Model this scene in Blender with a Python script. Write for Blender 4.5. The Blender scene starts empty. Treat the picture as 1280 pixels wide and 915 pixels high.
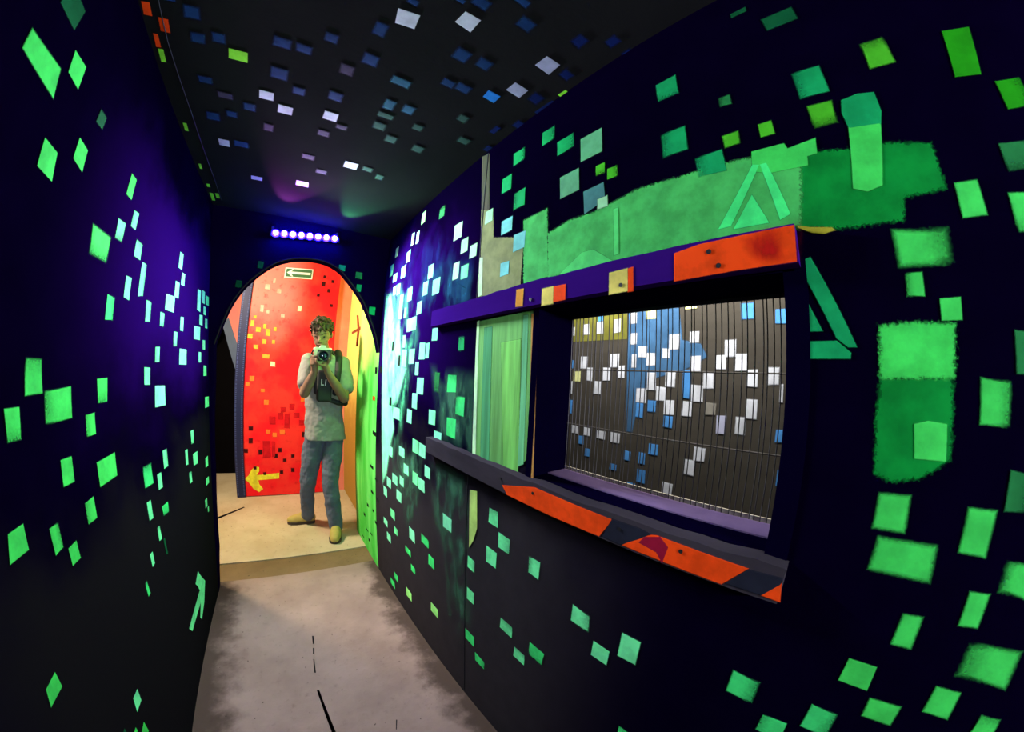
import bpy, bmesh, math, random
from mathutils import Matrix, Vector
random.seed(7)
scene = bpy.context.scene
COL = scene.collection

# ------------------------------------------------------------------ camera (wide stereographic lens), world, exposure
EYE = 1.363                        # lens height above the floor, metres
cd = bpy.data.cameras.new('camera')
co = bpy.data.objects.new('camera', cd); COL.objects.link(co)
co.matrix_world = Matrix(((0.78297903, -0.05933577, -0.61921168, 0.0),
                          (-0.61991511, 0.00793407, -0.78462877, 0.0),
                          (0.05146942, 0.99820655, -0.03057093, EYE),
                          (0, 0, 0, 1)))
cd.type = 'PANO'
cd.sensor_fit = 'HORIZONTAL'; cd.sensor_width = 12.8
cd.clip_start = 0.01
try:
    pc = cd.cycles; pc.panorama_type = 'FISHEYE_LENS_POLYNOMIAL'
except Exception:
    pc = cd; pc.panorama_type = 'FISHEYE_LENS_POLYNOMIAL'
pc.fisheye_fov = math.radians(200)
pc.fisheye_polynomial_k0 = 0.0
pc.fisheye_polynomial_k1 = -2.42137678e-01
pc.fisheye_polynomial_k2 = 2.57970118e-04
pc.fisheye_polynomial_k3 = 1.24839388e-03
pc.fisheye_polynomial_k4 = -6.24458692e-05
scene.camera = co
world = bpy.data.worlds.new('world'); scene.world = world
world.use_nodes = True
world.node_tree.nodes['Background'].inputs[0].default_value = (0.02, 0.02, 0.03, 1)
world.node_tree.nodes['Background'].inputs[1].default_value = 0.0
vs = scene.view_settings
vs.view_transform = 'Standard'; vs.look = 'None'; vs.gamma = 1.0; vs.exposure = 0.0
vs.use_curve_mapping = False

def area(name, loc, target, sx, sy, power, color, parent=None, spread=180):
    l = bpy.data.lights.new(name, 'AREA'); l.shape = 'RECTANGLE'; l.size = sx; l.size_y = sy
    l.energy = power; l.color = color; l.spread = math.radians(spread)
    o = bpy.data.objects.new(name, l); COL.objects.link(o)
    o.location = loc
    o.rotation_euler = (Vector(target) - Vector(loc)).to_track_quat('-Z', 'Y').to_euler()
    if parent: o.parent = parent
    return o

# ------------------------------------------------------------------ lights: the bar above the arch, plus added ones (fittings built further down)
UV = (0.76, 0.88, 1.0)
def spot(name, loc, target, power, color, cone, radius=0.009):
    l = bpy.data.lights.new(name, 'SPOT'); l.energy = power; l.color = color; l.spot_size = math.radians(cone); l.spot_blend = 0.6
    l.shadow_soft_size = radius
    o = bpy.data.objects.new(name, l); COL.objects.link(o); o.location = loc
    o.rotation_euler = (Vector(target) - Vector(loc)).to_track_quat('-Z', 'Y').to_euler()
    return o
for k in range(4):      # four of the eight leds carry the bar's light
    x = -0.126 + 0.0489*(2*k)
    spot('bar_and_added_light', (0.045 + x*0.995, 2.028, 2.103 + x*0.096), (0.28 + x, 0.9, 1.12), 110, UV, 128)
    spot('violet_bar_light', (0.094 + x*0.995, 2.028, 2.108 + x*0.096), (0.0 + x, 0.9, 1.5), 9, (0.35, 0.03, 1.0), 150)
spot('bar_and_added_light', (-0.125, 2.026, 2.110), (-0.02, 1.45, 2.23), 70, (0.75, 0.10, 0.95), 44)  # added magenta spot that tints the ceiling
spot('bar_and_added_light', (0.22, 2.026, 2.135), (0.38, 1.25, 2.26), 80, (0.12, 1.0, 0.30), 44)  # added green spot that tints the ceiling
area('bar_and_added_light', (0.0, -1.46, 1.62), (0.10, 0.6, 1.35), 0.40, 0.05, 38, (0.84, 0.90, 1.0))  # unseen bar behind the viewer, added to light the near corridor
area('room_light', (-0.86, 2.85, 2.30), (0.3, 3.0, 0.9), 0.35, 0.35, 115, (1.0, 0.83, 0.62))
area('added_green_light', (0.515, 2.225, 1.80), (0.42, 2.80, 1.15), 0.07, 0.10, 9, (0.25, 1.0, 0.18))  # added green fill for the person's right side
area('hatch_light', (0.745, 0.40, 1.80), (0.93, 0.40, 1.30), 0.8, 0.05, 11.0, (1.0, 0.95, 0.88))

# ------------------------------------------------------------------ helpers
def tag(o, label=None, cat=None, group=None, kind=None):
    if label: o['label'] = label
    if cat: o['category'] = cat
    if group: o['group'] = group
    if kind: o['kind'] = kind
    return o

def empty(name, loc=(0, 0, 0)):
    o = bpy.data.objects.new(name, None); COL.objects.link(o); o.location = loc
    o.empty_display_size = 0.1
    return o

def link(name, me, mat, parent=None, smooth=False):
    if mat is not None:
        me.materials.clear(); me.materials.append(mat)
    if smooth:
        for p in me.polygons: p.use_smooth = True
    o = bpy.data.objects.new(name, me); COL.objects.link(o)
    if parent is not None:
        o.parent = parent
        o.matrix_parent_inverse = Matrix.Translation(-parent.location)
    return o

def bm_obj(name, bm, mat, parent=None, smooth=False):
    bmesh.ops.recalc_face_normals(bm, faces=bm.faces)
    me = bpy.data.meshes.new(name); bm.to_mesh(me); bm.free()
    return link(name, me, mat, parent, smooth)

def add_box(bm, x0, x1, y0, y1, z0, z1):
    v = [bm.verts.new(p) for p in ((x0,y0,z0),(x1,y0,z0),(x1,y1,z0),(x0,y1,z0),(x0,y0,z1),(x1,y0,z1),(x1,y1,z1),(x0,y1,z1))]
    return [bm.faces.new([v[i] for i in f]) for f in ((3,2,1,0),(4,5,6,7),(0,1,5,4),(1,2,6,5),(2,3,7,6),(3,0,4,7))]

def box(name, x0, x1, y0, y1, z0, z1, mat, parent=None, bevel=0.0, seg=2):
    bm = bmesh.new(); add_box(bm, x0, x1, y0, y1, z0, z1)
    if bevel:
        bmesh.ops.bevel(bm, geom=bm.edges[:], offset=bevel, segments=seg, affect='EDGES', profile=0.5)
    return bm_obj(name, bm, mat, parent)

def prism(name, pts, y0, y1, mat, parent=None):
    """polygon in X,Z extruded along Y"""
    bm = bmesh.new()
    a = [bm.verts.new((x, y0, z)) for x, z in pts]; b = [bm.verts.new((x, y1, z)) for x, z in pts]
    bm.faces.new(a); bm.faces.new(b[::-1]); n = len(pts)
    for i in range(n): bm.faces.new((a[i], b[i], b[(i+1) % n], a[(i+1) % n]))
    return bm_obj(name, bm, mat, parent)

def tube(bm, path, r, n=8, caps=True):
    """round tube through path; r a number or a list"""
    P = [Vector(p) for p in path]; rings = []
    for i, p in enumerate(P):
        t = (P[min(i+1, len(P)-1)] - P[max(i-1, 0)]).normalized()
        u = t.cross(Vector((0, 0, 1)) if abs(t.z) < 0.9 else Vector((1, 0, 0))).normalized(); w = t.cross(u)
        rr = r[i] if isinstance(r, (list, tuple)) else r
        rings.append([bm.verts.new(p + u*math.cos(2*math.pi*k/n)*rr + w*math.sin(2*math.pi*k/n)*rr) for k in range(n)])
    for a, b in zip(rings, rings[1:]):
        for k in range(n): bm.faces.new((a[k], a[(k+1) % n], b[(k+1) % n], b[k]))
    if caps: bm.faces.new(rings[0][::-1]); bm.faces.new(rings[-1])

# ------------------------------------------------------------------ materials
def new_mat(name, rough=0.6, spec=0.3):
    m = bpy.data.materials.new(name); m.use_nodes = True
    nt = m.node_tree; b = nt.nodes['Principled BSDF']
    b.inputs['Roughness'].default_value = rough
    b.inputs['Specular IOR Level'].default_value = spec
    return m, nt, b

def N(nt, t, **kw):
    n = nt.nodes.new(t)
    for k, v in kw.items(): setattr(n, k, v)
    return n

def noise(nt, scale, detail=4, rough=0.55, stretch=None):
    g = N(nt, 'ShaderNodeNewGeometry'); t = N(nt, 'ShaderNodeTexNoise')
    t.inputs['Scale'].default_value = scale; t.inputs['Detail'].default_value = detail; t.inputs['Roughness'].default_value = rough
    if stretch:
        mp = N(nt, 'ShaderNodeMapping'); mp.inputs['Scale'].default_value = stretch
        nt.links.new(g.outputs['Position'], mp.inputs['Vector']); nt.links.new(mp.outputs['Vector'], t.inputs['Vector'])
    else:
        nt.links.new(g.outputs['Position'], t.inputs['Vector'])
    return t.outputs['Fac']

def maprange(nt, sock, a, b, c=0.0, d=1.0, smooth=True):
    m = N(nt, 'ShaderNodeMapRange'); m.interpolation_type = 'SMOOTHSTEP' if smooth else 'LINEAR'
    nt.links.new(sock, m.inputs['Value'])
    for k, v in zip(('From Min', 'From Max', 'To Min', 'To Max'), (a, b, c, d)): m.inputs[k].default_value = v
    return m.outputs['Result']

def setin(nt, inp, v):
    if isinstance(v, bpy.types.NodeSocket): nt.links.new(v, inp)
    elif isinstance(v, (tuple, list)): inp.default_value = tuple(v) + (1,) if len(v) == 3 else v
    else: inp.default_value = v

def mix(nt, fac, a, b, mode='MIX'):
    m = N(nt, 'ShaderNodeMix'); m.data_type = 'RGBA'; m.blend_type = mode
    setin(nt, m.inputs[0], fac); setin(nt, m.inputs[6], a); setin(nt, m.inputs[7], b)
    return m.outputs[2]

def math_(nt, op, a, b):
    m = N(nt, 'ShaderNodeMath'); m.operation = op
    setin(nt, m.inputs[0], a); setin(nt, m.inputs[1], b)
    return m.outputs[0]

def axis(nt, i):
    g = N(nt, 'ShaderNodeNewGeometry'); s = N(nt, 'ShaderNodeSeparateXYZ'); nt.links.new(g.outputs['Position'], s.inputs[0])
    return s.outputs[i]

def bump(nt, b, sock, strength=0.2, dist=0.005):
    n = N(nt, 'ShaderNodeBump'); n.inputs['Strength'].default_value = strength; n.inputs['Distance'].default_value = dist
    nt.links.new(sock, n.inputs['Height']); nt.links.new(n.outputs['Normal'], b.inputs['Normal'])

# coats: base colour under the painted squares; dark and red ones also hold light
def coat_dark(nt):
    n1 = noise(nt, 2.3, 5); n2 = noise(nt, 14, 4)
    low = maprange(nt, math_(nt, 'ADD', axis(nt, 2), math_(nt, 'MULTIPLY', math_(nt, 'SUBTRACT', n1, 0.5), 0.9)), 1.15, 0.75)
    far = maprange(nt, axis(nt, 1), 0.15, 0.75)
    charcoal = mix(nt, n2, (0.024, 0.0205, 0.021), (0.036, 0.031, 0.032))  # grey of neutral light low on the walls, put into the coat
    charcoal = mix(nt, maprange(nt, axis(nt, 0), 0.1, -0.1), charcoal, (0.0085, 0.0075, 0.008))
    navy = mix(nt, n2, (0.0010, 0.0002, 0.0050), (0.0020, 0.0004, 0.0095))
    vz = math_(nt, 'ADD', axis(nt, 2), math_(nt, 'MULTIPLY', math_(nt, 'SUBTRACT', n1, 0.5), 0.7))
    violet_glow = math_(nt, 'MULTIPLY', maprange(nt, axis(nt, 1), 0.75, 1.6), math_(nt, 'MULTIPLY', maprange(nt, vz, 1.05, 1.45), maprange(nt, vz, 2.12, 1.85)))  # the lamp's violet glow on the walls near the arch, coloured into the coat
    navy = mix(nt, violet_glow, navy, (0.013, 0.0012, 0.062))
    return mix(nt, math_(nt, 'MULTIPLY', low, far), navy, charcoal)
def coat_arch(nt):
    return mix(nt, noise(nt, 5, 4), (0.0022, 0.0005, 0.012), (0.0040, 0.0010, 0.022))
def coat_ceiling(nt):
    return mix(nt, noise(nt, 3.0, 5), (0.008, 0.008, 0.0085), (0.017, 0.017, 0.017))
def coat_red(nt):
    n = noise(nt, 3.5, 4); n2 = noise(nt, 16, 3)
    c = mix(nt, maprange(nt, n, 0.38, 0.62), (0.88, 0.016, 0.022), (0.90, 0.045, 0.03))
    up = maprange(nt, math_(nt, 'ADD', axis(nt, 2), math_(nt, 'MULTIPLY', n, 0.5)), 1.75, 2.25)
    left = maprange(nt, axis(nt, 0), 0.25, -0.05)
    c = mix(nt, math_(nt, 'MULTIPLY', math_(nt, 'MULTIPLY', up, left), 0.75), c, (0.92, 0.22, 0.18))  # lamp wash at the upper left, mixed into the red
    return mix(nt, maprange(nt, n2, 0.55, 0.75, 0, 0.5), c, (0.62, 0.012, 0.015))
def coat_board(nt):
    return mix(nt, noise(nt, 9, 5, stretch=(1, 1, 4)), (0.045, 0.041, 0.033), (0.075, 0.068, 0.058))
def coat_beam(nt):
    return mix(nt, noise(nt, 6, 5, stretch=(1, 0.4, 2)), (0.022, 0.003, 0.11), (0.045, 0.008, 0.17))
def coat_sill(nt):
    return mix(nt, noise(nt, 8, 6, stretch=(1, 0.5, 2)), (0.018, 0.015, 0.018), (0.070, 0.058, 0.064))
COATS = dict(right=coat_dark, left=coat_dark, arch=coat_arch, right_holes=coat_dark, ceiling=coat_ceiling, red=coat_red,
             board=coat_board, beam=coat_beam, sill=coat_sill, cross=coat_dark, larrow=coat_dark)

def coat_mat(name, coat, rough=0.9, spec=0.0, bscale=60, bstr=0.15):
    m, nt, b = new_mat(name, rough, spec)
    nt.links.new(coat(nt), b.inputs['Base Color'])
    if bstr: bump(nt, b, noise(nt, bscale, 4), bstr, 0.003)
    return m

def smear_mat(name):
    """thin uneven overspray"""
    m, nt, b = new_mat(name, 0.9, 0.0)
    pa = N(nt, 'ShaderNodeAttribute'); pa.attribute_name = 'paint'
    ma = N(nt, 'ShaderNodeAttribute'); ma.attribute_name = 'mask'
    nz = maprange(nt, noise(nt, 11, 7, 0.62, stretch=(1, 1, 0.45)), 0.40, 0.72)
    fac = math_(nt, 'MULTIPLY', maprange(nt, ma.outputs['Fac'], 0.0, 1.0), nz)
    nt.links.new(pa.outputs['Color'], b.inputs['Base Color'])
    out = nt.nodes['Material Output']; ms = N(nt, 'ShaderNodeMixShader'); tr = N(nt, 'ShaderNodeBsdfTransparent')
    nt.links.new(fac, ms.inputs[0]); nt.links.new(tr.outputs[0], ms.inputs[1]); nt.links.new(b.outputs[0], ms.inputs[2])
    nt.links.new(ms.outputs[0], out.inputs['Surface'])
    return m

def paint_mat(name, coat, grain=0.13, lo=0.74, stretch=None):
    """paint sprayed on a coat: 'paint' holds its colour, 'mask' fades from 1 inside to 0 at its outer edge"""
    m, nt, b = new_mat(name, 0.8, 0.04)
    pa = N(nt, 'ShaderNodeAttribute'); pa.attribute_name = 'paint'
    ma = N(nt, 'ShaderNodeAttribute'); ma.attribute_name = 'mask'
    rag = math_(nt, 'MULTIPLY', math_(nt, 'SUBTRACT', noise(nt, 210, 3), 0.5), grain * 2)
    fac = maprange(nt, math_(nt, 'ADD', ma.outputs['Fac'], rag), 0.22, 0.80)
    uneven = maprange(nt, noise(nt, 17, 6, 0.6, stretch=stretch), 0.28, 0.72, lo, 1.12)
    c = mix(nt, 1.0, pa.outputs['Color'], uneven, 'MULTIPLY')
    nt.links.new(c, b.inputs['Base Color'])
    out = nt.nodes['Material Output']; ms = N(nt, 'ShaderNodeMixShader'); tr = N(nt, 'ShaderNodeBsdfTransparent')
    nt.links.new(fac, ms.inputs[0]); nt.links.new(tr.outputs[0], ms.inputs[1]); nt.links.new(b.outputs[0], ms.inputs[2])
    nt.links.new(ms.outputs[0], out.inputs['Surface'])
    return m

M = {}
for k_, f_ in (('dark', coat_dark), ('arch', coat_arch), ('ceiling', coat_ceiling), ('red', coat_red), ('board', coat_board), ('beam', coat_beam), ('sill', coat_sill)):
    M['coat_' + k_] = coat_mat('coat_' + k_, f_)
    M['paint_' + k_] = paint_mat('paint_on_' + k_, f_)
M['paint_band'] = paint_mat('paint_band', coat_dark, 0.50, 0.66)
M['paint_streak'] = paint_mat('paint_streaks', coat_dark, 0.2, 0.55, (2.0, 2.0, 0.12))
M['smear'] = smear_mat('overspray')
PM = dict(right='dark', left='dark', arch='arch', right_holes='dark', cross='dark', larrow='dark', ceiling='ceiling', red='red', board='board', beam='beam', sill='sill')

def plain(name, c1, c2=None, rough=0.6, spec=0.3, scale=12, metal=0.0, bstr=0.0, stretch=None):
    m, nt, b = new_mat(name, rough, spec)
    b.inputs['Metallic'].default_value = metal
    nt.links.new(mix(nt, noise(nt, scale, 5, stretch=stretch), c1, c2 or tuple(v*0.75 for v in c1)), b.inputs['Base Color'])
    if bstr: bump(nt, b, noise(nt, scale*4, 4), bstr, 0.004)
    return m

def emit(name, c, s):
    m = bpy.data.materials.new(name); m.use_nodes = True; nt = m.node_tree
    b = nt.nodes['Principled BSDF']; b.inputs['Base Color'].default_value = c + (1,)
    b.inputs['Emission Color'].default_value = c + (1,); b.inputs['Emission Strength'].default_value = s
    return m

# concrete floor, darker and dirtier along both walls
def floor_mat(name, a, b_, dirt, edges=True):
    m, nt, b = new_mat(name, 0.85, 0.08)
    n1 = noise(nt, 2.2, 7, 0.6); n2 = noise(nt, 26, 6, 0.65); n3 = noise(nt, 7, 6, 0.6)
    c = mix(nt, maprange(nt, n1, 0.3, 0.7), a, b_)
    c = mix(nt, maprange(nt, n2, 0.55, 0.8, 0, 0.45), c, dirt)
    spots = maprange(nt, noise(nt, 55, 2), 0.70, 0.76, 0, 0.8)
    c = mix(nt, spots, c, tuple(v*0.3 for v in dirt))
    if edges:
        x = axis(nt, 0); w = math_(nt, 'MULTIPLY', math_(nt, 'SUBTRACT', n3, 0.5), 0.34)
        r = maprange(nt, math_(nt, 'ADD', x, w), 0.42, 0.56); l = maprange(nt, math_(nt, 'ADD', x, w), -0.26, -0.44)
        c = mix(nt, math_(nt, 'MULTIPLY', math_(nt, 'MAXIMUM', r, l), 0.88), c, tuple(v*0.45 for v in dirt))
    nt.links.new(c, b.inputs['Base Color']); bump(nt, b, n2, 0.35, 0.004)
    return m
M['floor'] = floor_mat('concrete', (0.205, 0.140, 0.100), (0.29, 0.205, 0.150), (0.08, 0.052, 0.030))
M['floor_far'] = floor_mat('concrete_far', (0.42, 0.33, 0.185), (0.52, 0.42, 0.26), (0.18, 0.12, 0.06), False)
M['threshold'] = floor_mat('threshold_earth', (0.13, 0.085, 0.035), (0.19, 0.125, 0.055), (0.08, 0.05, 0.02), False)
M['black'] = plain('black_void', (0.004, 0.0035, 0.004), rough=0.95, spec=0.0)
M['crack'] = plain('crack_dark', (0.012, 0.010, 0.010), rough=0.95)

# ------------------------------------------------------------------ paint tables (millimetres in the plane of each surface)
RECTS = {
 'right': [
  (207,259,1979,2035,'t',1,0,0), (107,131,1893,1917,'d3',1,0,0), (209,265,1825,1885,'t',1,0,0), (108,136,1798,1824,'l',1,0,0), (44,68,1795,1823,'l',1,0,0),
  (142,198,1749,1797,'t',1,0,0), (588,642,2054,2106,'t',1,0,0), (513,577,1983,2031,'t',1,0,0), (422,490,1918,1994,'y',1,0,0), (723,781,2051,2101,'t',1,0,0),
  (416,444,1852,1882,'l',1,0,0), (380,410,1829,1859,'l',1,0,0), (498,564,1836,1904,'y',1,0,0), (20,54,2125,2139,'d',1,0,0), (-64,-2,2042,2078,'d',1,0,0),
  (787,835,1967,2025,'t',1,0,0), (713,767,1876,1936,'t',1,0,0), (881,925,1884,1932,'p',2,0,0), (769,823,1811,1859,'c',2,0,0), (703,755,1734,1788,'c',2,0,0),
  (773,817,1669,1711,'c',2,0,0), (412,440,1760,1786,'p',2,0,0), (-63,-13,1847,1909,'t',1,0,0), (-180,-140,1871,1927,'l',1,0,0), (-62,-22,1781,1827,'l',1,0,0),
  (-346,-310,1745,1793,'l2',1,0,0), (-311,-277,1650,1692,'d3',1,0,0), (-231,-199,1593,1643,'g',1,0,0), (-290,-268,1564,1618,'g',1,0,0), (-174,-102,1535,1583,'g',1,9,0),
  (-130,-106,1490,1522,'g',1,0,0), (-177,-151,1458,1486,'g',1,0,0), (-268,-246,1390,1444,'d3',1,0,0), (-239,-201,1328,1382,'g',1,0,0), (-277,-247,1224,1272,'d3',1,0,0),
  (-120,-80,1178,1226,'g',1,6,0), (-235,-201,1163,1219,'g',1,5,0), (-168,-90,1118,1164,'g',1,8,0), (-303,-265,1116,1156,'g',1,7,0), (-255,-231,1063,1111,'g',1,0,0),
  (-179,-153,1011,1061,'g',1,5,0), (-325,-253,984,1038,'g',1,8,0), (-146,-102,922,966,'g',1,0,0), (-273,-237,914,960,'g',1,0,0), (-202,-158,873,909,'g',1,0,0),
  (-345,-315,886,934,'g',1,0,0), (-124,-80,806,858,'g2',1,0,0), (-58,-12,754,798,'g2',1,0,0), (572,616,822,874,'m',1,0,0), (390,446,765,813,'m',1,0,0),
  (324,372,704,748,'m',1,0,0), (254,302,753,819,'m',1,0,0), (600,650,480,524,'m',1,0,0), (524,584,541,591,'g2',1,0,0), (11,63,811,861,'g2',1,0,0),
  (215,253,519,543,'g2',1,0,0), (664,726,546,592,'m',1,0,0), (875,937,336,384,'g2',1,0,0), (804,866,274,316,'g2',1,0,0), (882,928,673,721,'m',1,0,0),
  (882,930,535,587,'m',1,0,0), (762,816,758,814,'m',1,0,0), (700,756,838,888,'m',1,0,0), (763,811,899,953,'m',1,0,0), (1171,1241,258,308,'l3',1,0,0),
  (1482,1554,140,194,'l3',1,0,0), (1749,1827,49,95,'g2',1,0,0), (1685,1745,131,179,'g2',1,0,0), (1414,1472,350,388,'g2',1,0,0), (1202,1258,505,557,'g2',1,0,0),
  (1472,1544,425,455,'g2',1,0,0), (1258,1334,584,626,'g2',1,0,0), (1247,1303,912,960,'w',1,0,0), (1302,1372,832,886,'w',1,0,0), (1384,1442,840,896,'m',1,0,0),
  (1496,1560,852,900,'w',1,0,0), (1561,1619,774,820,'w',1,0,0), (1596,1670,673,729,'w',1,0,0), (1658,1736,749,799,'w',1,0,0), (1766,1838,695,749,'w',1,0,0),
  (1841,1903,615,669,'w',1,0,0), (1703,1783,527,579,'m',1,0,0), (1838,1912,427,465,'w',1,0,0), (1655,1717,451,493,'m',1,0,0), (1786,1854,346,394,'w',1,0,0),
  (1414,1484,532,592,'w',1,0,0), (1050,1120,755,811,'w',1,0,0), (1348,1422,1262,1332,'w',1,0,0), (1412,1474,1191,1259,'w',1,0,0), (1473,1531,1113,1177,'w',1,0,0),
  (1211,1275,1147,1205,'w',1,0,0), (1154,1216,1089,1127,'w',1,0,0), (1052,1120,1292,1356,'g2',1,0,0), (987,1049,1214,1280,'g2',1,0,0), (1042,1112,1127,1197,'g2',1,0,0),
  (1191,1235,1282,1362,'d3',1,0,0), (1373,1447,989,1049,'m',1,0,0), (1301,1369,989,1045,'w',1,0,0), (1742,1812,883,939,'w',1,0,0), (1555,1635,926,974,'w',1,0,0),
  (1642,1752,1105,1165,'w',1,0,0), (1414,1454,1344,1406,'w',1,0,0), (1354,1416,1418,1490,'w',1,0,0), (1310,1344,1421,1485,'w',1,0,0), (1473,1545,1395,1467,'w',1,0,0),
  (1233,1287,1494,1544,'w',1,0,0), (1011,1051,1446,1496,'t',1,0,0), (1482,1608,1557,1621,'w',1,0,0), (1429,1485,1629,1689,'w',1,0,0), (1699,1757,1639,1775,'w',1,0,0),
  (1631,1665,1634,1692,'w',1,0,0), (1574,1636,1715,1787,'w',1,0,0), (1373,1433,1709,1773,'w',1,0,0), (1248,1322,1694,1764,'w',1,0,0), (1607,1655,1478,1540,'w',1,0,0),
  (1580,1648,1379,1467,'w',1,0,0), (1772,1824,1786,1846,'w',1,0,0), (1842,1900,1795,1847,'w',1,0,0), (1502,1546,2114,2178,'l3',1,0,0), (1275,1327,2056,2112,'d3',1,0,0),
  (1092,1158,1894,1962,'p',1,0,0), (1035,1087,1818,1874,'p',1,0,0), (968,1016,1780,1830,'p',1,0,0), (1089,1135,1722,1792,'p',1,0,0), (1018,1070,1712,1762,'m',1,0,0),
  (1628,1666,2032,2102,'p',1,0,0), (1558,1594,2019,2085,'p',1,0,0), (1882,1934,2038,2100,'l3',1,0,0), (1659,1713,1948,2010,'w',1,0,0), (1710,1780,1871,1937,'w',1,0,0),
  (1939,2007,1933,2009,'m',1,0,0), (1328,1384,1779,1845,'w',1,0,0), (1853,1925,1879,1927,'w',1,0,0),
 ],
 'left': [
  (605,673,1966,2018,'d',1,0,0), (877,911,1886,1920,'d',1,0,0), (1130,1168,1815,1879,'g',1,0,0), (1203,1241,1745,1799,'m',1,0,0), (1120,1166,1678,1736,'m',1,0,0),
  (997,1095,1597,1669,'g',1,7,0), (1264,1314,1668,1722,'m',1,0,0), (1333,1371,1554,1668,'m',1,0,0), (1233,1273,1529,1597,'m',1,0,0), (1130,1176,1452,1518,'g2',1,0,0),
  (1404,1442,1477,1547,'m',1,0,0), (1519,1551,1471,1525,'m',1,0,0), (1555,1631,1539,1603,'w',1,0,0), (1631,1667,1605,1671,'w',1,0,0), (1643,1679,1729,1797,'w',1,0,0),
  (1683,1717,1667,1721,'w',1,0,0), (1703,1731,1474,1532,'w',1,0,0), (1642,1674,1402,1464,'m',1,0,0), (1493,1527,1336,1394,'m',1,0,0), (1703,1773,1328,1396,'w',1,0,0),
  (1853,1935,1450,1512,'w',1,0,0), (1885,1933,1589,1691,'w',1,0,0), (1951,1999,1638,1698,'w',1,0,0), (2020,2082,1639,1687,'m',1,0,0), (1982,2022,1583,1623,'w',1,0,0),
  (1924,1970,1524,1574,'w',1,0,0), (2013,2057,1518,1566,'w',1,0,0), (1977,2017,1407,1453,'w',1,0,0), (1919,1953,1341,1391,'w',1,0,0), (800,856,1269,1341,'g',1,0,0),
  (859,969,1204,1274,'g',1,0,0), (736,780,1188,1248,'g',1,0,0), (1100,1158,1221,1289,'g',1,0,0), (1033,1081,1144,1200,'g',1,0,0), (1415,1457,1256,1316,'m',1,0,0),
  (1494,1574,1171,1247,'w',1,0,0), (907,953,1056,1116,'g',1,0,0), (1074,1184,1003,1071,'g',1,0,0), (1803,1833,962,1026,'m',1,0,0), (1733,1757,884,952,'m',1,0,0),
  (1816,1868,859,915,'m',1,0,0), (1757,1785,790,844,'m',1,0,0), (1534,1570,925,997,'m',1,0,0), (1471,1505,859,919,'m',1,0,0), (1370,1434,901,975,'g2',1,5,0),
  (1364,1396,781,849,'m',1,0,0), (1477,1529,749,791,'g2',1,0,0), (983,1031,933,991,'g',1,0,0), (1410,1434,680,734,'m',1,0,0), (1443,1457,604,672,'d',1,0,0),
  (824,860,932,992,'g',1,0,0), (876,914,878,922,'g',1,0,0), (2094,2140,1094,1254,'g2',1,0,0), (2009,2081,1107,1163,'m',1,0,0), (1990,2044,1272,1324,'m',1,0,0),
  (1974,2024,803,853,'m',1,0,0), (1970,2022,709,745,'m',1,0,0), (1933,1967,601,645,'m',1,0,0), (1965,1989,562,592,'m',1,0,0), (1313,1337,629,675,'m',1,0,0),
  (1223,1243,569,619,'g2',1,0,0), (858,904,310,346,'g',1,0,0), (818,858,367,381,'g',1,0,0), (780,814,417,431,'d',1,0,0),
 ],
 'ceiling': [
  (-527,-499,849,897,'o',1,0,0), (-552,-538,912,962,'o',1,0,0), (-566,-544,805,849,'o',1,0,0), (-548,-532,968,1022,'L',1,0,0), (-330,-276,905,945,'L',1,0,0),
  (-530,-516,1335,1385,'L',1,0,0), (-517,-505,1637,1681,'L',1,0,1), (-509,-493,1829,1865,'L',1,0,1), (-508,-490,1929,2025,'L',1,0,0), (-478,-458,1926,1984,'L',1,0,1),
  (-449,-409,790,826,'b',1,0,0), (-437,-401,878,910,'b',1,0,0), (-375,-341,861,891,'b',1,0,0), (-434,-392,1052,1080,'b',1,0,0), (-427,-381,1234,1276,'b',1,0,0),
  (-351,-315,1204,1234,'b',1,0,0), (-374,-326,1110,1136,'v',1,0,0), (-286,-248,1137,1171,'b',1,0,0), (-398,-356,1398,1442,'W',1,0,0), (-333,-279,1386,1424,'b',1,0,0),
  (-272,-220,1654,1688,'W',1,0,0), (-234,-186,1052,1090,'W',1,0,0), (-168,-118,1099,1141,'W',1,0,0), (-11,35,1063,1105,'W',1,0,0), (123,179,1335,1381,'W',1,0,0),
  (-58,0,1605,1651,'W',1,0,0), (38,66,652,690,'b',1,0,0), (-203,-157,815,845,'b',1,0,0), (-139,-99,815,841,'b',1,0,0), (-72,-40,744,770,'b',1,0,0),
  (-200,-154,933,975,'b',1,0,0), (43,83,764,798,'b',1,0,0), (-5,31,835,869,'v',1,0,0), (-127,-91,993,1021,'b',1,0,0), (-12,26,962,996,'b',1,0,0),
  (144,198,804,830,'q2',1,0,0), (251,289,611,647,'b',1,0,0), (318,354,603,633,'b',1,0,0), (274,310,730,754,'b',1,0,0), (317,357,719,747,'b',1,0,0),
  (404,446,691,725,'B',1,0,0), (161,191,909,951,'q2',1,0,0), (223,255,900,934,'q2',1,0,0), (157,209,976,998,'q',1,0,0), (162,202,1035,1067,'q',1,0,0),
  (286,318,972,998,'q',1,0,0), (225,261,1084,1118,'q',1,0,0), (334,372,1082,1118,'q',1,0,0), (393,423,837,865,'q',1,0,0), (453,491,937,967,'q',1,0,0),
  (517,535,809,849,'b2',1,0,0), (557,577,917,951,'b2',1,0,0), (275,305,1368,1404,'q',1,0,0), (205,243,1337,1365,'q',1,0,0), (-213,-181,1229,1267,'v',1,0,0),
  (-14,26,1179,1207,'v',1,0,0), (43,79,1115,1137,'v',1,0,0), (-51,-5,1367,1397,'v',1,0,0), (20,62,1460,1490,'v',1,0,0), (79,103,547,561,'b',1,0,0),
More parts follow.
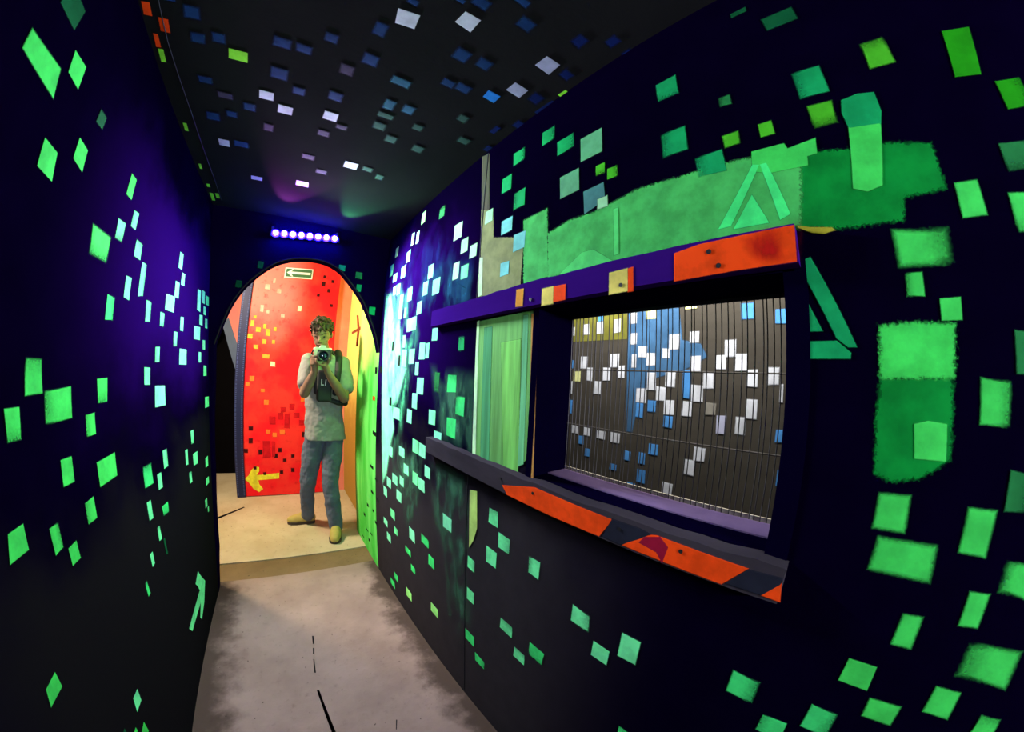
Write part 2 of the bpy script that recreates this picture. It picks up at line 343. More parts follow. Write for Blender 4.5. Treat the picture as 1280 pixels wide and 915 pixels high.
  (205,241,454,478,'b',1,0,0), (168,192,484,494,'b',1,0,0), (323,359,433,461,'b',1,0,0), (458,486,376,406,'b2',1,0,0), (517,541,315,345,'b2',1,0,0),
  (575,597,312,336,'b2',1,0,0), (443,493,615,657,'W2',1,0,0), (516,546,482,508,'b2',1,0,0), (516,548,608,642,'b2',1,0,0), (570,600,537,567,'L',1,0,0),
  (557,585,738,770,'b2',1,0,0), (585,599,132,168,'b2',1,0,0), (277,311,395,411,'b',1,0,0), (-500,-470,775,785,'b',1,0,0),
 ],
 'board': [
  (811,829,1525,1557,'W',1,0,0), (743,771,1525,1563,'W',1,0,0), (679,709,1524,1566,'W',1,0,0), (610,638,1525,1569,'W',1,0,0), (549,573,1550,1584,'W',1,0,0),
  (480,514,1561,1585,'Y',1,0,0), (548,572,1483,1517,'W',1,0,0), (510,540,1441,1475,'W',1,0,0), (481,511,1416,1454,'W',1,0,0), (402,434,1465,1507,'W',1,0,0),
  (434,456,1438,1466,'W',1,0,0), (547,563,1410,1450,'W',1,0,0), (744,776,1403,1445,'W',1,0,0), (613,647,1410,1452,'W',1,0,0), (775,807,1356,1392,'Y',1,0,0),
  (721,747,1361,1407,'W',1,0,0), (646,674,1364,1408,'W',1,0,0), (589,613,1374,1414,'W',1,0,0), (680,712,1316,1360,'W',1,0,0), (811,825,1311,1355,'W',1,0,0),
  (507,541,1302,1344,'W',1,0,0), (476,504,1341,1393,'W',1,0,0), (413,443,1355,1399,'W',1,0,0), (442,472,1312,1352,'W',1,0,0), (412,444,1272,1314,'W',1,0,0),
  (773,805,1166,1194,'W',1,0,0), (717,747,1166,1194,'W',1,0,0), (652,686,1165,1191,'W',1,0,0), (593,629,1161,1193,'W',1,0,0), (357,387,1273,1315,'W',1,0,0),
  (327,361,1316,1362,'W',1,0,0), (343,369,1481,1513,'W',1,0,0), (337,367,1401,1443,'W',1,0,0), (238,268,1441,1485,'W',1,0,0), (264,294,1407,1445,'W',1,0,0),
  (208,238,1405,1447,'W',1,0,0), (299,327,1355,1399,'W',1,0,0), (180,208,1365,1407,'W',1,0,0), (127,153,1372,1412,'W',1,0,0), (178,206,1283,1331,'W',1,0,0),
  (206,230,1240,1284,'W',1,0,0), (257,283,1236,1284,'W2',1,0,0), (288,318,1284,1316,'G',1,0,0), (308,340,1153,1191,'W',1,0,0), (336,366,1108,1152,'W',1,0,0),
  (115,123,1328,1372,'W',1,0,0), (395,427,1031,1071,'W',1,0,0), (191,221,1539,1579,'k',1,0,0), (106,134,1522,1558,'k',1,0,0), (110,126,1232,1262,'k',1,0,0),
  (100,112,1123,1163,'k',1,0,0), (414,442,1235,1267,'k',1,0,0), (515,539,1255,1299,'k',1,0,0), (472,500,1276,1310,'k',1,0,0), (454,484,1147,1179,'k',1,0,0),
  (495,517,1110,1146,'k',1,0,0), (547,571,1112,1142,'k',1,0,0), (743,767,1131,1161,'k',1,0,0), (711,733,1093,1121,'k',1,0,0), (597,623,1069,1089,'k',1,0,0),
  (364,388,1325,1403,'k',1,0,0), (489,517,1052,1092,'k',1,0,0), (521,551,1024,1042,'k',1,0,0), (807,831,1236,1286,'k',1,0,0), (812,826,1404,1434,'k',1,0,0),
  (683,703,1569,1589,'k',1,0,1), (349,385,1579,1585,'Y',1,0,0),
 ],
 'beam': [
  (663,693,1550,1598,'e2',1,3,0), (551,591,1541,1583,'e',1,0,0), (512,550,1544,1582,'o',1,0,0), (344,390,1539,1585,'e',1,0,0), (332,344,1538,1586,'o',1,0,0),
 ],
 'red': [
  (-340,-306,1703,1761,'e',1,0,1), (-317,-289,1783,1811,'e',1,0,1), (-281,-237,1653,1697,'e',1,0,1), (-213,-185,1690,1734,'e',1,0,1), (-183,-141,1623,1689,'e',1,0,0),
  (-108,-80,1675,1713,'e',1,0,1), (-368,-310,1584,1626,'e',1,0,1), (-208,-172,1540,1584,'e',1,0,1), (-113,-85,1547,1585,'e',1,0,1), (110,146,1902,1956,'E',1,0,1),
  (-262,-230,1853,1921,'E2',1,0,0), (-282,-246,1488,1524,'e',1,0,1), (-118,-76,2057,2101,'E2',1,0,1), (-243,-193,2083,2133,'E2',1,0,1), (-113,-69,1326,1370,'E',1,0,1),
  (-197,-129,1400,1436,'e',1,0,0), (-290,-254,1495,1523,'e',1,0,1), (-172,-146,2155,2201,'E2',1,0,1), (-51,-15,1819,1855,'E2',1,0,1), (-197,-169,1843,1879,'E2',1,0,1),
  (-309,-269,685,725,'D',1,0,1), (-310,-272,557,605,'D',1,0,1), (-359,-321,461,501,'D',1,0,1), (-217,-179,443,491,'D',1,0,1), (-18,14,465,505,'D',1,0,1),
  (-59,-27,407,447,'D',1,0,1), (111,143,403,435,'D',1,0,1), (28,60,363,395,'D',1,0,1), (107,139,249,291,'D',1,0,1), (-8,24,237,269,'D',1,0,1),
  (-271,-241,288,320,'D',1,0,1), (-177,-147,227,259,'D',1,0,1), (326,364,2194,2240,'D',1,0,1), (394,424,2134,2172,'D',1,0,1), (290,320,2076,2106,'D',1,0,1),
  (436,468,1984,2014,'D',1,0,1), (424,454,2243,2273,'D',1,0,1), (333,363,2281,2311,'D',1,0,1), (48,96,712,856,'r',1,0,0), (-17,31,800,864,'r',1,0,1),
  (137,193,818,866,'r',1,0,1), (-104,-48,751,823,'r',1,0,0), (-169,-99,415,575,'r',1,0,0), (-81,-51,414,574,'r',1,0,0), (94,142,900,956,'r',1,0,1),
  (6,54,873,921,'r',1,0,1), (207,303,984,1032,'e2',1,0,0), (0,48,646,694,'e2',1,0,1), (-72,-32,621,661,'e2',1,0,1), (-136,-96,654,694,'e2',1,0,1),
  (-309,-265,1174,1218,'e2',1,0,1), (-347,-309,1124,1154,'e2',1,0,1), (-196,-158,1068,1098,'e2',1,0,1), (-161,-115,943,989,'e2',1,0,1), (195,243,743,793,'r',1,0,1),
  (227,269,618,668,'D',1,0,1),
 ],
 'arch': [
  (273,313,1945,1979,'t',1,0,0), (382,424,1913,1953,'d3',1,0,0), (397,427,1831,1877,'t',1,0,0), (492,530,1698,1748,'t',1,0,0), (-301,-267,1760,1800,'d',1,0,0),
  (-195,-165,1883,1925,'d',1,0,0),
 ],
 'right_holes': [
  (1796,1828,1467,1519,'K',3,0,0), (1672,1702,1386,1440,'K',3,0,0), (1782,1820,1166,1210,'K',3,0,0), (2110,2160,1332,1372,'K',2,0,1), (2001,2047,1340,1378,'K',2,0,1),
  (2069,2161,934,960,'K',2,0,1), (2139,2215,700,720,'K',2,0,1), (2044,2096,649,661,'K',2,0,1), (2144,2200,527,543,'K',2,0,1), (2134,2170,399,415,'K',2,0,1),
  (2384,2428,263,285,'K',2,0,1), (2064,2116,335,355,'K',2,0,1), (1969,2001,402,416,'K',2,0,1), (2310,2366,172,182,'K',2,0,1), (2201,2253,193,203,'K',2,0,1),
  (2273,2311,107,129,'K',2,0,1), (2132,2188,1157,1183,'X',2,0,1), (2446,2506,53,63,'K',2,0,1), (2013,2063,519,535,'K',2,0,1), (2279,2321,381,403,'K',2,0,1),
  (2042,2076,205,219,'K',2,0,1),
 ],
}
POLYS = {
 'left': [
  ('g',7,[(585,1837),(582,1876),(693,1883),(710,1827)]),
  ('g',0,[(707,1943),(761,1946),(769,1893),(718,1896)]),
  ('g',0,[(732,1752),(783,1748),(794,1690),(737,1695)]),
  ('g',0,[(839,1818),(884,1812),(889,1759),(841,1768)]),
  ('g',0,[(699,1033),(746,1034),(745,982),(684,982)]),
  ('g',0,[(694,737),(694,699),(639,698),(650,733)]),
  ('m',0,[(952,431),(945,393),(900,395),(913,435)]),
 ],
 'ceiling': [
  ('W',0,[(68,589),(122,580),(127,624),(78,632)]),
  ('W',0,[(202,548),(207,508),(250,507),(249,552)]),
  ('W2',0,[(444,529),(447,485),(493,482),(495,529)]),
  ('b2',0,[(585,432),(591,373),(607,371),(607,429)]),
  ('b2',0,[(569,673),(573,596),(595,593),(592,672)]),
  ('b2',0,[(598,289),(597,249),(610,248),(619,288)]),
 ],
 'board': [
  ('n',0,[(580,1590),(406,1597),(394,1490),(338,1477),(318,1441),(384,1405),(476,1379),(529,1328),(549,1205),(573,1204),(580,1407)]),
  ('O',0,[(865,1595),(586,1596),(584,1501),(861,1502)]),
 ],
 'beam': [
  ('R1',0,[(120,1595),(50,1603),(40,1601),(43,1556),(97,1562)]),
  ('o',0,[(245,1595),(199,1602),(40,1604),(43,1547),(134,1546),(247,1543)]),
 ],
 'sill': [
  ('o',0,[(712,1059),(580,1092),(440,1089),(349,1088),(377,1041),(516,1038),(689,1038)]),
  ('o',0,[(320,1043),(285,1080),(249,1089),(83,1083),(120,1041),(259,1043)]),
  ('o',0,[(54,1045),(29,1075),(24,1044)]),
  ('T',0,[(115,1045),(83,1082),(30,1084),(30,1072),(54,1045)]),
  ('X3',0,[(286,1061),(275,1078),(243,1089),(224,1074),(231,1038),(247,1055)]),
  ('T',0,[(350,1090),(287,1091),(261,1087),(284,1069),(324,1042),(369,1044)]),
 ],
 'right': [
  ('O2',0,[(960,1958),(881,1926),(869,1817),(710,1767),(716,1609),(937,1624),(940,1771)]),
  ('p3',0,[(945,1766),(924,1760),(913,1626),(937,1624)]),
  ('O3',0,[(989,2208),(938,2194),(906,1936),(960,1958)]),
  ('G1',0,[(713,1823),(615,1825),(601,1624),(700,1621)]),
  ('c2',0,[(484,1825),(422,1827),(419,1778),(482,1761)]),
  ('G1',0,[(609,1746),(537,1760),(447,1756),(327,1773),(234,1766),(144,1764),(85,1758),(15,1723),(33,1617),(209,1620),(415,1618),(603,1622)]),
  ('G3',0,[(92,1758),(-57,1729),(-118,1725),(-182,1710),(-185,1639),(-125,1634),(-116,1600),(-26,1601),(35,1612),(84,1621)]),
  ('g',0,[(90,1771),(33,1769),(29,1757),(-19,1763),(-15,1734),(1,1733),(3,1716),(67,1719),(96,1731)]),
  ('t',0,[(-77,1822),(-105,1826),(-130,1821),(-130,1782),(-120,1751),(-75,1757),(-71,1797)]),
  ('g',0,[(-74,1767),(-123,1762),(-99,1657),(-76,1651),(-56,1660)]),
  ('l2',0,[(-272,1906),(-314,1902),(-294,1810),(-256,1814)]),
  ('m3',0,[(93,1745),(81,1741),(146,1637),(170,1636)]),
  ('m3',0,[(81,1741),(69,1741),(45,1637),(63,1630)]),
  ('m3',0,[(103,1687),(81,1629),(143,1630)]),
  ('t',0,[(34,1558),(24,1561),(-34,1424),(-22,1424),(-6,1437),(36,1533)]),
  ('t',0,[(40,1507),(14,1448),(44,1448)]),
  ('t',0,[(44,1433),(-6,1433),(-26,1416),(-25,1408),(44,1408)]),
  ('G2',0,[(-67,1452),(-116,1455),(-166,1451),(-163,1384),(-67,1382)]),
  ('G3',0,[(-67,1382),(-161,1384),(-165,1280),(-130,1255),(-94,1244),(-69,1254),(-64,1320)]),
  ('g',0,[(-114,1323),(-132,1328),(-157,1325),(-160,1278),(-119,1278)]),
  ('u3',0,[(37,1615),(19,1609),(-14,1603),(-18,1598),(-1,1595),(17,1600),(37,1612)]),
  ('w',0,[(2033,1809),(1933,1801),(1842,1645),(1739,1624),(1652,1395),(1587,1367),(1635,1293),(1686,1206),(1778,1175),(1736,1049),(1799,924),(1855,768),(1919,700)]),
  ('P1',0,[(932,1538),(651,1541),(634,1156),(710,1093),(920,1097),(920,1279)]),
  ('p3',0,[(932,1538),(918,1540),(900,1101),(920,1100)]),
  ('P2',0,[(886,1513),(841,1514),(822,1096),(871,1097)]),
  ('P3',0,[(791,1461),(698,1466),(682,1100),(748,1095)]),
  ('P4',0,[(693,1532),(673,1532),(661,1128),(684,1116)]),
  ('P5',0,[(660,1533),(635,1532),(619,1095),(638,1094)]),
  ('U1',0,[(927,972),(882,981),(874,852),(896,794),(921,757)]),
  ('V3',0,[(2033,1809),(1645,1793),(1475,1527),(1526,1337),(1579,1136),(1729,940),(1852,1281)]),
  ('V4',0,[(1527,1769),(1191,1805),(977,1691),(979,1628),(1269,1621)]),
  ('G5',0,[(561,1622),(489,1662),(455,1662),(383,1608),(483,1609)]),
  ('G5',0,[(397,1745),(384,1745),(385,1634),(398,1633)]),
  ('V1',0,[(1231,949),(998,985),(948,882),(941,728),(939,442),(987,324),(1039,370),(1066,628),(1165,762)]),
  ('V1',0,[(1626,963),(1360,968),(1401,703),(1528,608),(1724,761)]),
  ('V2',0,[(1826,1973),(1338,1959),(1001,1787),(961,1688),(1158,1616),(1508,1686)]),
  ('V1',0,[(1227,1347),(945,1330),(937,1115),(1154,1132)]),
 ],
 'cross': [
  ('X2',0,[(2906,1809),(2822,1798),(2723,1668),(2749,1534),(2830,1537),(2818,1677)]),
  ('X2',0,[(3056,1676),(2703,1692),(2693,1665),(3047,1654)]),
 ],
 'larrow': [
  ('m',0,[(1475,230),(1500,196),(1747,223),(1713,273)]),
  ('m',0,[(1721,365),(1744,329),(1802,261),(1738,182),(1652,142),(1635,165),(1713,246),(1688,303),(1664,332)]),
 ],
 'floor': [
  ('K',0,[(37,1412),(42,1410),(34,1323),(27,1325)]),
  ('K',0,[(18,1222),(28,1219),(43,990),(28,995)]),
  ('K',0,[(58,1575),(66,1572),(60,1513),(52,1515)]),
  ('K',0,[(48,1487),(55,1485),(48,1441),(41,1444)]),
  ('K',0,[(272,954),(276,952),(257,911),(254,912)]),
  ('K',0,[(-594,3210),(-366,3440),(-357,3419),(-582,3174)]),
 ],
 'lintel': [
  ('pink',0,[(-933,1426),(-696,1780),(-523,1454),(-489,1188),(-199,1203),(-384,2779),(-1108,2665)]),
  ('pale',0,[(-712,1761),(-648,1829),(-487,1457),(-469,1144),(-539,1292)]),
 ],
 'red': [
  ('y',0,[(-17,246),(-19,186),(-230,178),(-224,136),(-187,83),(-229,51),(-283,88),(-327,157),(-365,192),(-323,232),(-297,281),(-255,321),(-216,312),(-217,270),(-243,229)]),
 ],
}


PAINT = dict(
 g=(0.058,0.72,0.095), g2=(0.055,0.80,0.17), m=(0.18,0.97,0.34), w=(0.24,0.92,0.46), t=(0.008,0.38,0.10), l=(0.075,0.52,0.02), l2=(0.015,0.30,0.006), l3=(0.35,0.95,0.22),  # greens run whiter near the lamp, dimmer away: its falloff put into paint
 d=(0.004,0.10,0.028), d3=(0.02,0.22,0.05), y=(0.13,0.42,0.19), c=(0.20,0.68,0.55), c2=(0.07,0.24,0.20), p=(0.42,0.92,0.42), p3=(0.62,0.98,0.48),
 G1=(0.075,0.56,0.105), G2=(0.06,0.80,0.10), G3=(0.003,0.28,0.032), m3=(0.07,0.95,0.20), O2=(0.26,0.30,0.10), O3=(0.10,0.085,0.05), u3=(0.45,0.42,0.03),
 G5=(0.10,0.74,0.15), P1=(0.20,0.56,0.13), P2=(0.09,0.40,0.14), P3=(0.24,0.72,0.13), P4=(0.18,0.62,0.24), P5=(0.62,0.30,0.07), U1=(0.50,0.75,0.16), V1=(0.06,0.20,0.10), V2=(0.014,0.018,0.12), V3=(0.08,0.50,0.22), V4=(0.02,0.10,0.16), R1=(0.55,0.012,0.01), X3=(0.30,0.008,0.03),
 o=(1.0,0.075,0.006), e=(0.85,0.72,0.14), e2=(0.80,0.34,0.03), E=(0.95,0.85,0.50), E2=(0.85,0.50,0.36), D=(0.05,0.008,0.008), r=(0.58,0.012,0.016), L=(0.30,0.92,0.05),
 b=(0.010,0.040,0.13), b2=(0.006,0.016,0.10), B=(0.03,0.26,0.80), v=(0.055,0.045,0.08), q=(0.035,0.09,0.07), q2=(0.03,0.12,0.20), W=(0.66,0.70,0.78), W2=(0.42,0.44,0.60),
 Y=(0.75,0.78,0.36), k=(0.08,0.30,0.72), n=(0.05,0.13,0.26), O=(0.16,0.16,0.03), G=(0.26,0.25,0.22), T=(0.018,0.020,0.030), K=(0.006,0.012,0.008), X=(0.75,0.05,0.01), X2=(0.24,0.05,0.02), y_=(0,0,0))
PAINT['y_panel'] = (0.85, 0.80, 0.04)
PAINT_RED = dict(e=(0.92, 0.36, 0.04), e2=(0.92, 0.20, 0.03), E=(0.95, 0.70, 0.36), E2=(0.90, 0.34, 0.25))

SMEAR = ('V1', 'V2', 'V3', 'V4', 'R1')
def LEFT(u, v):
    """face of the left wall: it leans a little and its sheet bows inwards towards the arch"""
    t = min(1.0, max(0.0, v/2.21)); k = min(1.0, max(0.0, (u - 1.25)/0.84)); k = k*k*(3 - 2*k)
    return -0.586 + 0.048*u - 0.0333*(v - EYE) + 0.085*k*4*t*(1 - t)
ZC = 2.21                                  # ceiling
XR = 0.58                                  # face of the right-hand wall
RED_Y = 3.70
def place(surf, u, v, h):
    """point at (u, v) on a surface, h metres proud of it"""
    if surf in ('right', 'right_holes', 'cross'): return (XR - h, u, v)
    if surf in ('left', 'larrow'): return (LEFT(u, v) + h, u, v)
    if surf == 'ceiling': return (u, v, ZC - h)
    if surf == 'board': return (0.93 - h, u, v)
    if surf in ('beam', 'sill'): return (0.55 - h, u, v)
    if surf == 'red': return (u, RED_Y - h, v)
    if surf == 'arch': return (u, 2.09 - h, v)

def patch_bm(bm, surf, pts, color, layer, soft, msk, pnt, eps=0.0, fade=None):
    """one patch of paint: an inner plateau and a border that thins out to nothing"""
    cx = sum(p[0] for p in pts)/len(pts); cy = sum(p[1] for p in pts)/len(pts)
    area2 = sum(pts[i][0]*pts[(i+1) % len(pts)][1] - pts[(i+1) % len(pts)][0]*pts[i][1] for i in range(len(pts)))
    if area2 < 0: pts = pts[::-1]
    n = len(pts); inner, outer = [], []
    for i in range(n):
        p0 = Vector(pts[i-1]); p1 = Vector(pts[i]); p2 = Vector(pts[(i+1) % n])
        d1 = (p1-p0).normalized() if (p1-p0).length > 1e-9 else Vector((1,0)); d2 = (p2-p1).normalized() if (p2-p1).length > 1e-9 else d1
        n1 = Vector((-d1.y, d1.x)); n2 = Vector((-d2.y, d2.x))
        bis = (n1+n2); bis = bis.normalized() if bis.length > 1e-6 else n1
        k = min(2.0, 1.0/max(0.35, bis.dot(n1)))
        inner.append(p1 + bis*soft*k*0.55); outer.append(p1 - bis*soft*k*0.75)
    vi = [bm.verts.new(place(surf, p.x, p.y, 0.0005*layer + 0.0002 + eps)) for p in inner]
    vo = [bm.verts.new(place(surf, p.x, p.y, 0.0005*layer - 0.0002 + eps)) for p in outer]
    fs = [bm.faces.new(vi)] + [bm.faces.new((vo[i], vo[(i+1) % n], vi[(i+1) % n], vi[i])) for i in range(n)]
    for q in vi: q[msk] = 1.0; q[pnt] = color + (1,)
    if fade is not None:                   # the can ran thin along one side
        for a in (0, 1): vi[(fade + a) % n][msk] = 0.52
    for q in vo: q[msk] = 0.0; q[pnt] = color + (1,)
    want = {'right': (-1,0,0), 'right_holes': (-1,0,0), 'cross': (-1,0,0), 'left': (1,0,0), 'larrow': (1,0,0), 'ceiling': (0,0,-1), 'board': (-1,0,0), 'beam': (-1,0,0), 'sill': (-1,0,0), 'red': (0,-1,0), 'arch': (0,-1,0)}[surf]
    for f in fs:
        f.normal_update()
        if f.normal.dot(Vector(want)) < 0: f.normal_flip()

def new_patch_bm():
    bm = bmesh.new(); return bm, bm.verts.layers.float.new('mask'), bm.verts.layers.float_color.new('paint')

def finish_patch(name, bm, surf, parent, mat=None):
    bmesh.ops.triangulate(bm, faces=[f for f in bm.faces if len(f.verts) > 4])
    me = bpy.data.meshes.new(name); bm.to_mesh(me); bm.free()
    return link(name, me, M[mat or 'paint_' + PM[surf]], parent)

def paint_surface(surf, parent, name='paint_square', pname='paint_band'):
    fl, fm, fp = new_patch_bm(); nf = 0
    for i, (c, soft, pts) in enumerate(POLYS.get(surf, [])):
        key = 'y_panel' if (surf == 'red' and c == 'y') else c
        bm, mk, pn = new_patch_bm()
        P = [(a/1000, b/1000) for a, b in pts]
        sp = min(max(p[0] for p in P)-min(p[0] for p in P), max(p[1] for p in P)-min(p[1] for p in P))
        s = (soft or 3)/1000
        if key in SMEAR: s = 0.08
        if key in ('G1', 'G3', 'G2'): s = 0.011
        if key in ('O2', 'n'): s = 0.006
        if key == 'w': s = 0.06
        if key in ('p3', 'P2', 'P3', 'P4'): s = 0.005
        s = min(s, sp*(0.45 if key in SMEAR else 0.35))
        lay = {'V1': 1, 'V2': 1, 'O2': 1, 'O3': 1, 'G1': 2, 'G3': 1, 'P1': 1, 'n': 1, 'O': 1, 'G2': 2, 'w': 1, 'V3': 2, 'V4': 2, 'R1': 5}.get(key, 3)
        patch_bm(bm, surf, P, PAINT[key], lay, s, mk, pn, 0.00003*i)
        finish_patch('overspray' if key in SMEAR else pname, bm, surf, parent, 'smear' if key in SMEAR else 'paint_band' if key in ('G1', 'G3', 'G2', 'O2') and surf == 'right' else 'paint_streak' if key[0] == 'P' or key == 'O3' else None)
    for i, (u0, u1, v0, v1, c, lay, soft, tiny) in enumerate(RECTS.get(surf, [])):
        if c in ('b', 'b2', 'v', 'q', 'q2'): soft = soft or 9
        u0, u1, v0, v1 = u0/1000, u1/1000, v0/1000, v1/1000
        s = min((soft or random.choice((3.5, 4.5, 5.5, 7.0)))/1000 * (1.7 if soft else 1.0), (0.5 if soft == 9 else 0.32)*min(u1-u0, v1-v0))
        col = PAINT_RED.get(c, PAINT[c]) if surf == 'red' else PAINT[c]
        if surf == 'red': s = 0.25*min(u1-u0, v1-v0)
        j = lambda: random.uniform(-1, 1)*0.03
        du, dv = (u1-u0), (v1-v0)
        P = [(u0+j()*du, v0+j()*dv), (u1+j()*du, v0+j()*dv), (u1+j()*du, v1+j()*dv), (u0+j()*du, v1+j()*dv)]
        if tiny:
            patch_bm(fl, surf, P, col, lay + 2, s, fm, fp, 0.000004*i); nf += 1
        else:
            fade = random.randrange(4) if surf in ('right', 'left') and c in ('g', 'g2', 't', 'l', 'l2', 'd3', 'm') and random.random() < 0.6 else None
            bm, mk, pn = new_patch_bm(); patch_bm(bm, surf, P, col, lay + 2, s, mk, pn, 0.000004*i, fade)
            finish_patch(name, bm, surf, parent)
    if nf:
        tag(finish_patch('paint_flecks', fl, surf, parent), kind='stuff')
    else: fl.free()

# ------------------------------------------------------------------ the setting
def structure(o, label):
    o['kind'] = 'structure'; o['label'] = label
    return o

Y0, Y1 = -1.6, 2.09                        # corridor: behind the viewer to the arch
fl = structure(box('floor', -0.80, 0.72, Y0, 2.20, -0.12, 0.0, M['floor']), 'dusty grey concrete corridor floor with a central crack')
for c, s, pts in POLYS['floor'][:5]:
    bm = bmesh.new(); bm.faces.new([bm.verts.new((a/1000, b/1000, 0.0012)) for a, b in pts])
    bmesh.ops.solidify(bm, geom=bm.faces[:], thickness=0.004)
    bm_obj('crack', bm, M['crack'], fl)
structure(box('trim_1', -0.75, 0.60, 2.20, 2.42, -0.12, -0.004, M['threshold']), 'brown worn threshold strip across the floor under the arch')
ff = structure(box('floor_beyond', -3.0, 0.9, 2.42, 4.6, -0.12, 0.004, M['floor_far']), 'pale ochre lit concrete floor beyond the arch')
c, s, pts = POLYS['floor'][5]
bm = bmesh.new(); bm.faces.new([bm.verts.new((a/1000, b/1000, 0.0052)) for a, b in pts]); bmesh.ops.solidify(bm, geom=bm.faces[:], thickness=0.003)
bm_obj('crack', bm, M['crack'], ff)

ce = structure(box('ceiling', -0.75, 0.72, Y0, 2.17, ZC, ZC+0.06, M['coat_ceiling']), 'dark ceiling spattered with white and blue painted squares')
paint_surface('ceiling', ce)
bm = bmesh.new(); tube(bm, [(-0.535, 0.2, ZC-0.004), (-0.511, 0.928, ZC-0.004), (-0.483, 1.257, ZC-0.005), (-0.458, 1.751, ZC-0.004), (-0.45, 2.0, ZC-0.004)], 0.0016, 6)
M['wire'] = plain('grey_wire', (0.035, 0.035, 0.038), spec=0.05)
bm_obj('ceiling_joint', bm, M['wire'], ce)

# left wall: a slightly leaning plane
bm = bmesh.new()
gy = [Y0, -0.8, 0.0, 0.6, 1.0, 1.25] + [1.25 + 0.84*i/14 for i in range(1, 15)]; gz = [ZC*i/20 for i in range(21)]
sheet = [[[bm.verts.new((LEFT(y, z) - t, y, z)) for z in gz] for y in gy] for t in (0.0, 0.06)]
for A_ in sheet:
    for i in range(len(gy)-1):
        for j in range(20): bm.faces.new((A_[i][j], A_[i+1][j], A_[i+1][j+1], A_[i][j+1]))
for i in range(len(gy)-1):
    for j in (0, 20): bm.faces.new((sheet[0][i][j], sheet[0][i+1][j], sheet[1][i+1][j], sheet[1][i][j]))
for j in range(20):
    for i in (0, -1): bm.faces.new((sheet[0][i][j], sheet[0][i][j+1], sheet[1][i][j+1], sheet[1][i][j]))
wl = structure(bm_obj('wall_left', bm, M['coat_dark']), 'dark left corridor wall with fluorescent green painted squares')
paint_surface('left', wl)
paint_surface('larrow', wl, pname='painted_arrow')

# right wall with the hatch opening
HY0, HY1, HZ0, HZ1 = 0.050, 0.632, 1.095, 1.560
bm = bmesh.new()
for a in ((XR, XR+0.13, Y0, HY0, 0, ZC), (XR, XR+0.13, HY0, HY1, 0, HZ0), (XR, XR+0.13, HY0, HY1, HZ1, ZC), (XR, XR+0.13, HY1, Y1, 0, ZC)): add_box(bm, *a)
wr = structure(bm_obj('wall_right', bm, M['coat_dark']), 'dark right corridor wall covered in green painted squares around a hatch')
paint_surface('right', wr)
paint_surface('right_holes', wr, name='dark_square')
paint_surface('cross', wr, pname='painted_cross')
M['seam'] = plain('seam_dark', (0.004, 0.004, 0.006), rough=0.9)  # plain dark strip for the joint between wall panels
for z0, z1 in ((0.02, 1.03), (1.615, 2.2)):
    box('panel_joint', XR-0.0022, XR+0.002, 0.944, 0.9475, z0, z1, M['seam'], wr)


# arch wall at the corridor's end
ARCH = [(-0.379,1.441),(-0.343,1.570),(-0.300,1.688),(-0.231,1.798),(-0.137,1.896),(-0.058,1.947),(0.040,1.978),(0.166,1.985),(0.271,1.953),(0.355,1.883),(0.443,1.783),(0.502,1.676),(0.550,1.568),(0.580,1.465)]
def smooth_line(P, n=5):
    out = []
    for i in range(len(P)-1):
        p0, p1, p2, p3 = (Vector(P[max(i-1,0)]), Vector(P[i]), Vector(P[i+1]), Vector(P[min(i+2,len(P)-1)]))
        for k in range(n):
            t = k/n
            out.append(0.5*((2*p1) + (p2-p0)*t + (2*p0-5*p1+4*p2-p3)*t*t + (3*p1-p0-3*p2+p3)*t**3))
    return [tuple(q) for q in out] + [P[-1]]
LINE = [(-0.438, 0.0), (-0.400, 0.268), (-0.376, 0.701), (-0.370, 1.228)] + smooth_line(ARCH)
bm = bmesh.new()
def arch_ring(y):
    inn = [bm.verts.new((x, y, z)) for x, z in LINE]
    out = []
    n = len(LINE)
    for i, (x, z) in enumerate(LINE):
        if i < 4: out.append(bm.verts.new((-0.75, y, z)))
        else:
            f = (i-4)/(n-5); out.append(bm.verts.new((-0.75 + f*1.46, y, 2.30)))
    return inn, out
ai, ao = arch_ring(2.09); bi, bo = arch_ring(2.17)
corner = [(bm.verts.new((-0.75, 2.09, 2.30)), bm.verts.new((-0.75, 2.17, 2.30)))]
for i in range(len(LINE)-1):
    if i == 3:
        bm.faces.new((ai[3], ai[4], ao[4], ao[3])); bm.faces.new((bi[3], bo[3], bo[4], bi[4]))
    else:
        bm.faces.new((ai[i], ai[i+1], ao[i+1], ao[i])); bm.faces.new((bi[i], bo[i], bo[i+1], bi[i+1]))
    bm.faces.new((ai[i], bi[i], bi[i+1], ai[i+1])); bm.faces.new((ao[i], ao[i+1], bo[i+1], bo[i]))
last = [bm.verts.new(p) for p in ((0.71, 2.09, 1.465), (0.71, 2.17, 1.465))]
bm.faces.new((ai[-1], last[0], ao[-1])); bm.faces.new((bi[-1], bo[-1], last[1])); bm.faces.new((ai[-1], bi[-1], last[1], last[0]))
wa = structure(bm_obj('wall_arch', bm, M['coat_arch']), 'dark end wall with an arched opening below the violet lamp')
paint_surface('arch', wa)
# thin corrugated edging around the arch
bm = bmesh.new(); tube(bm, [(x, 2.085, z) for x, z in LINE[4:]], 0.0045, 6)
M['edging'] = plain('grey_edging', (0.006, 0.008, 0.008), (0.02, 0.024, 0.024), scale=90, spec=0.05)
bm_obj('arch_edging', bm, M['edging'], wa)

box_wall = structure(box('wall_behind', -0.80, 0.72, Y0-0.06, Y0, 0, ZC, M['coat_dark']), 'dark wall closing the corridor behind the viewer')

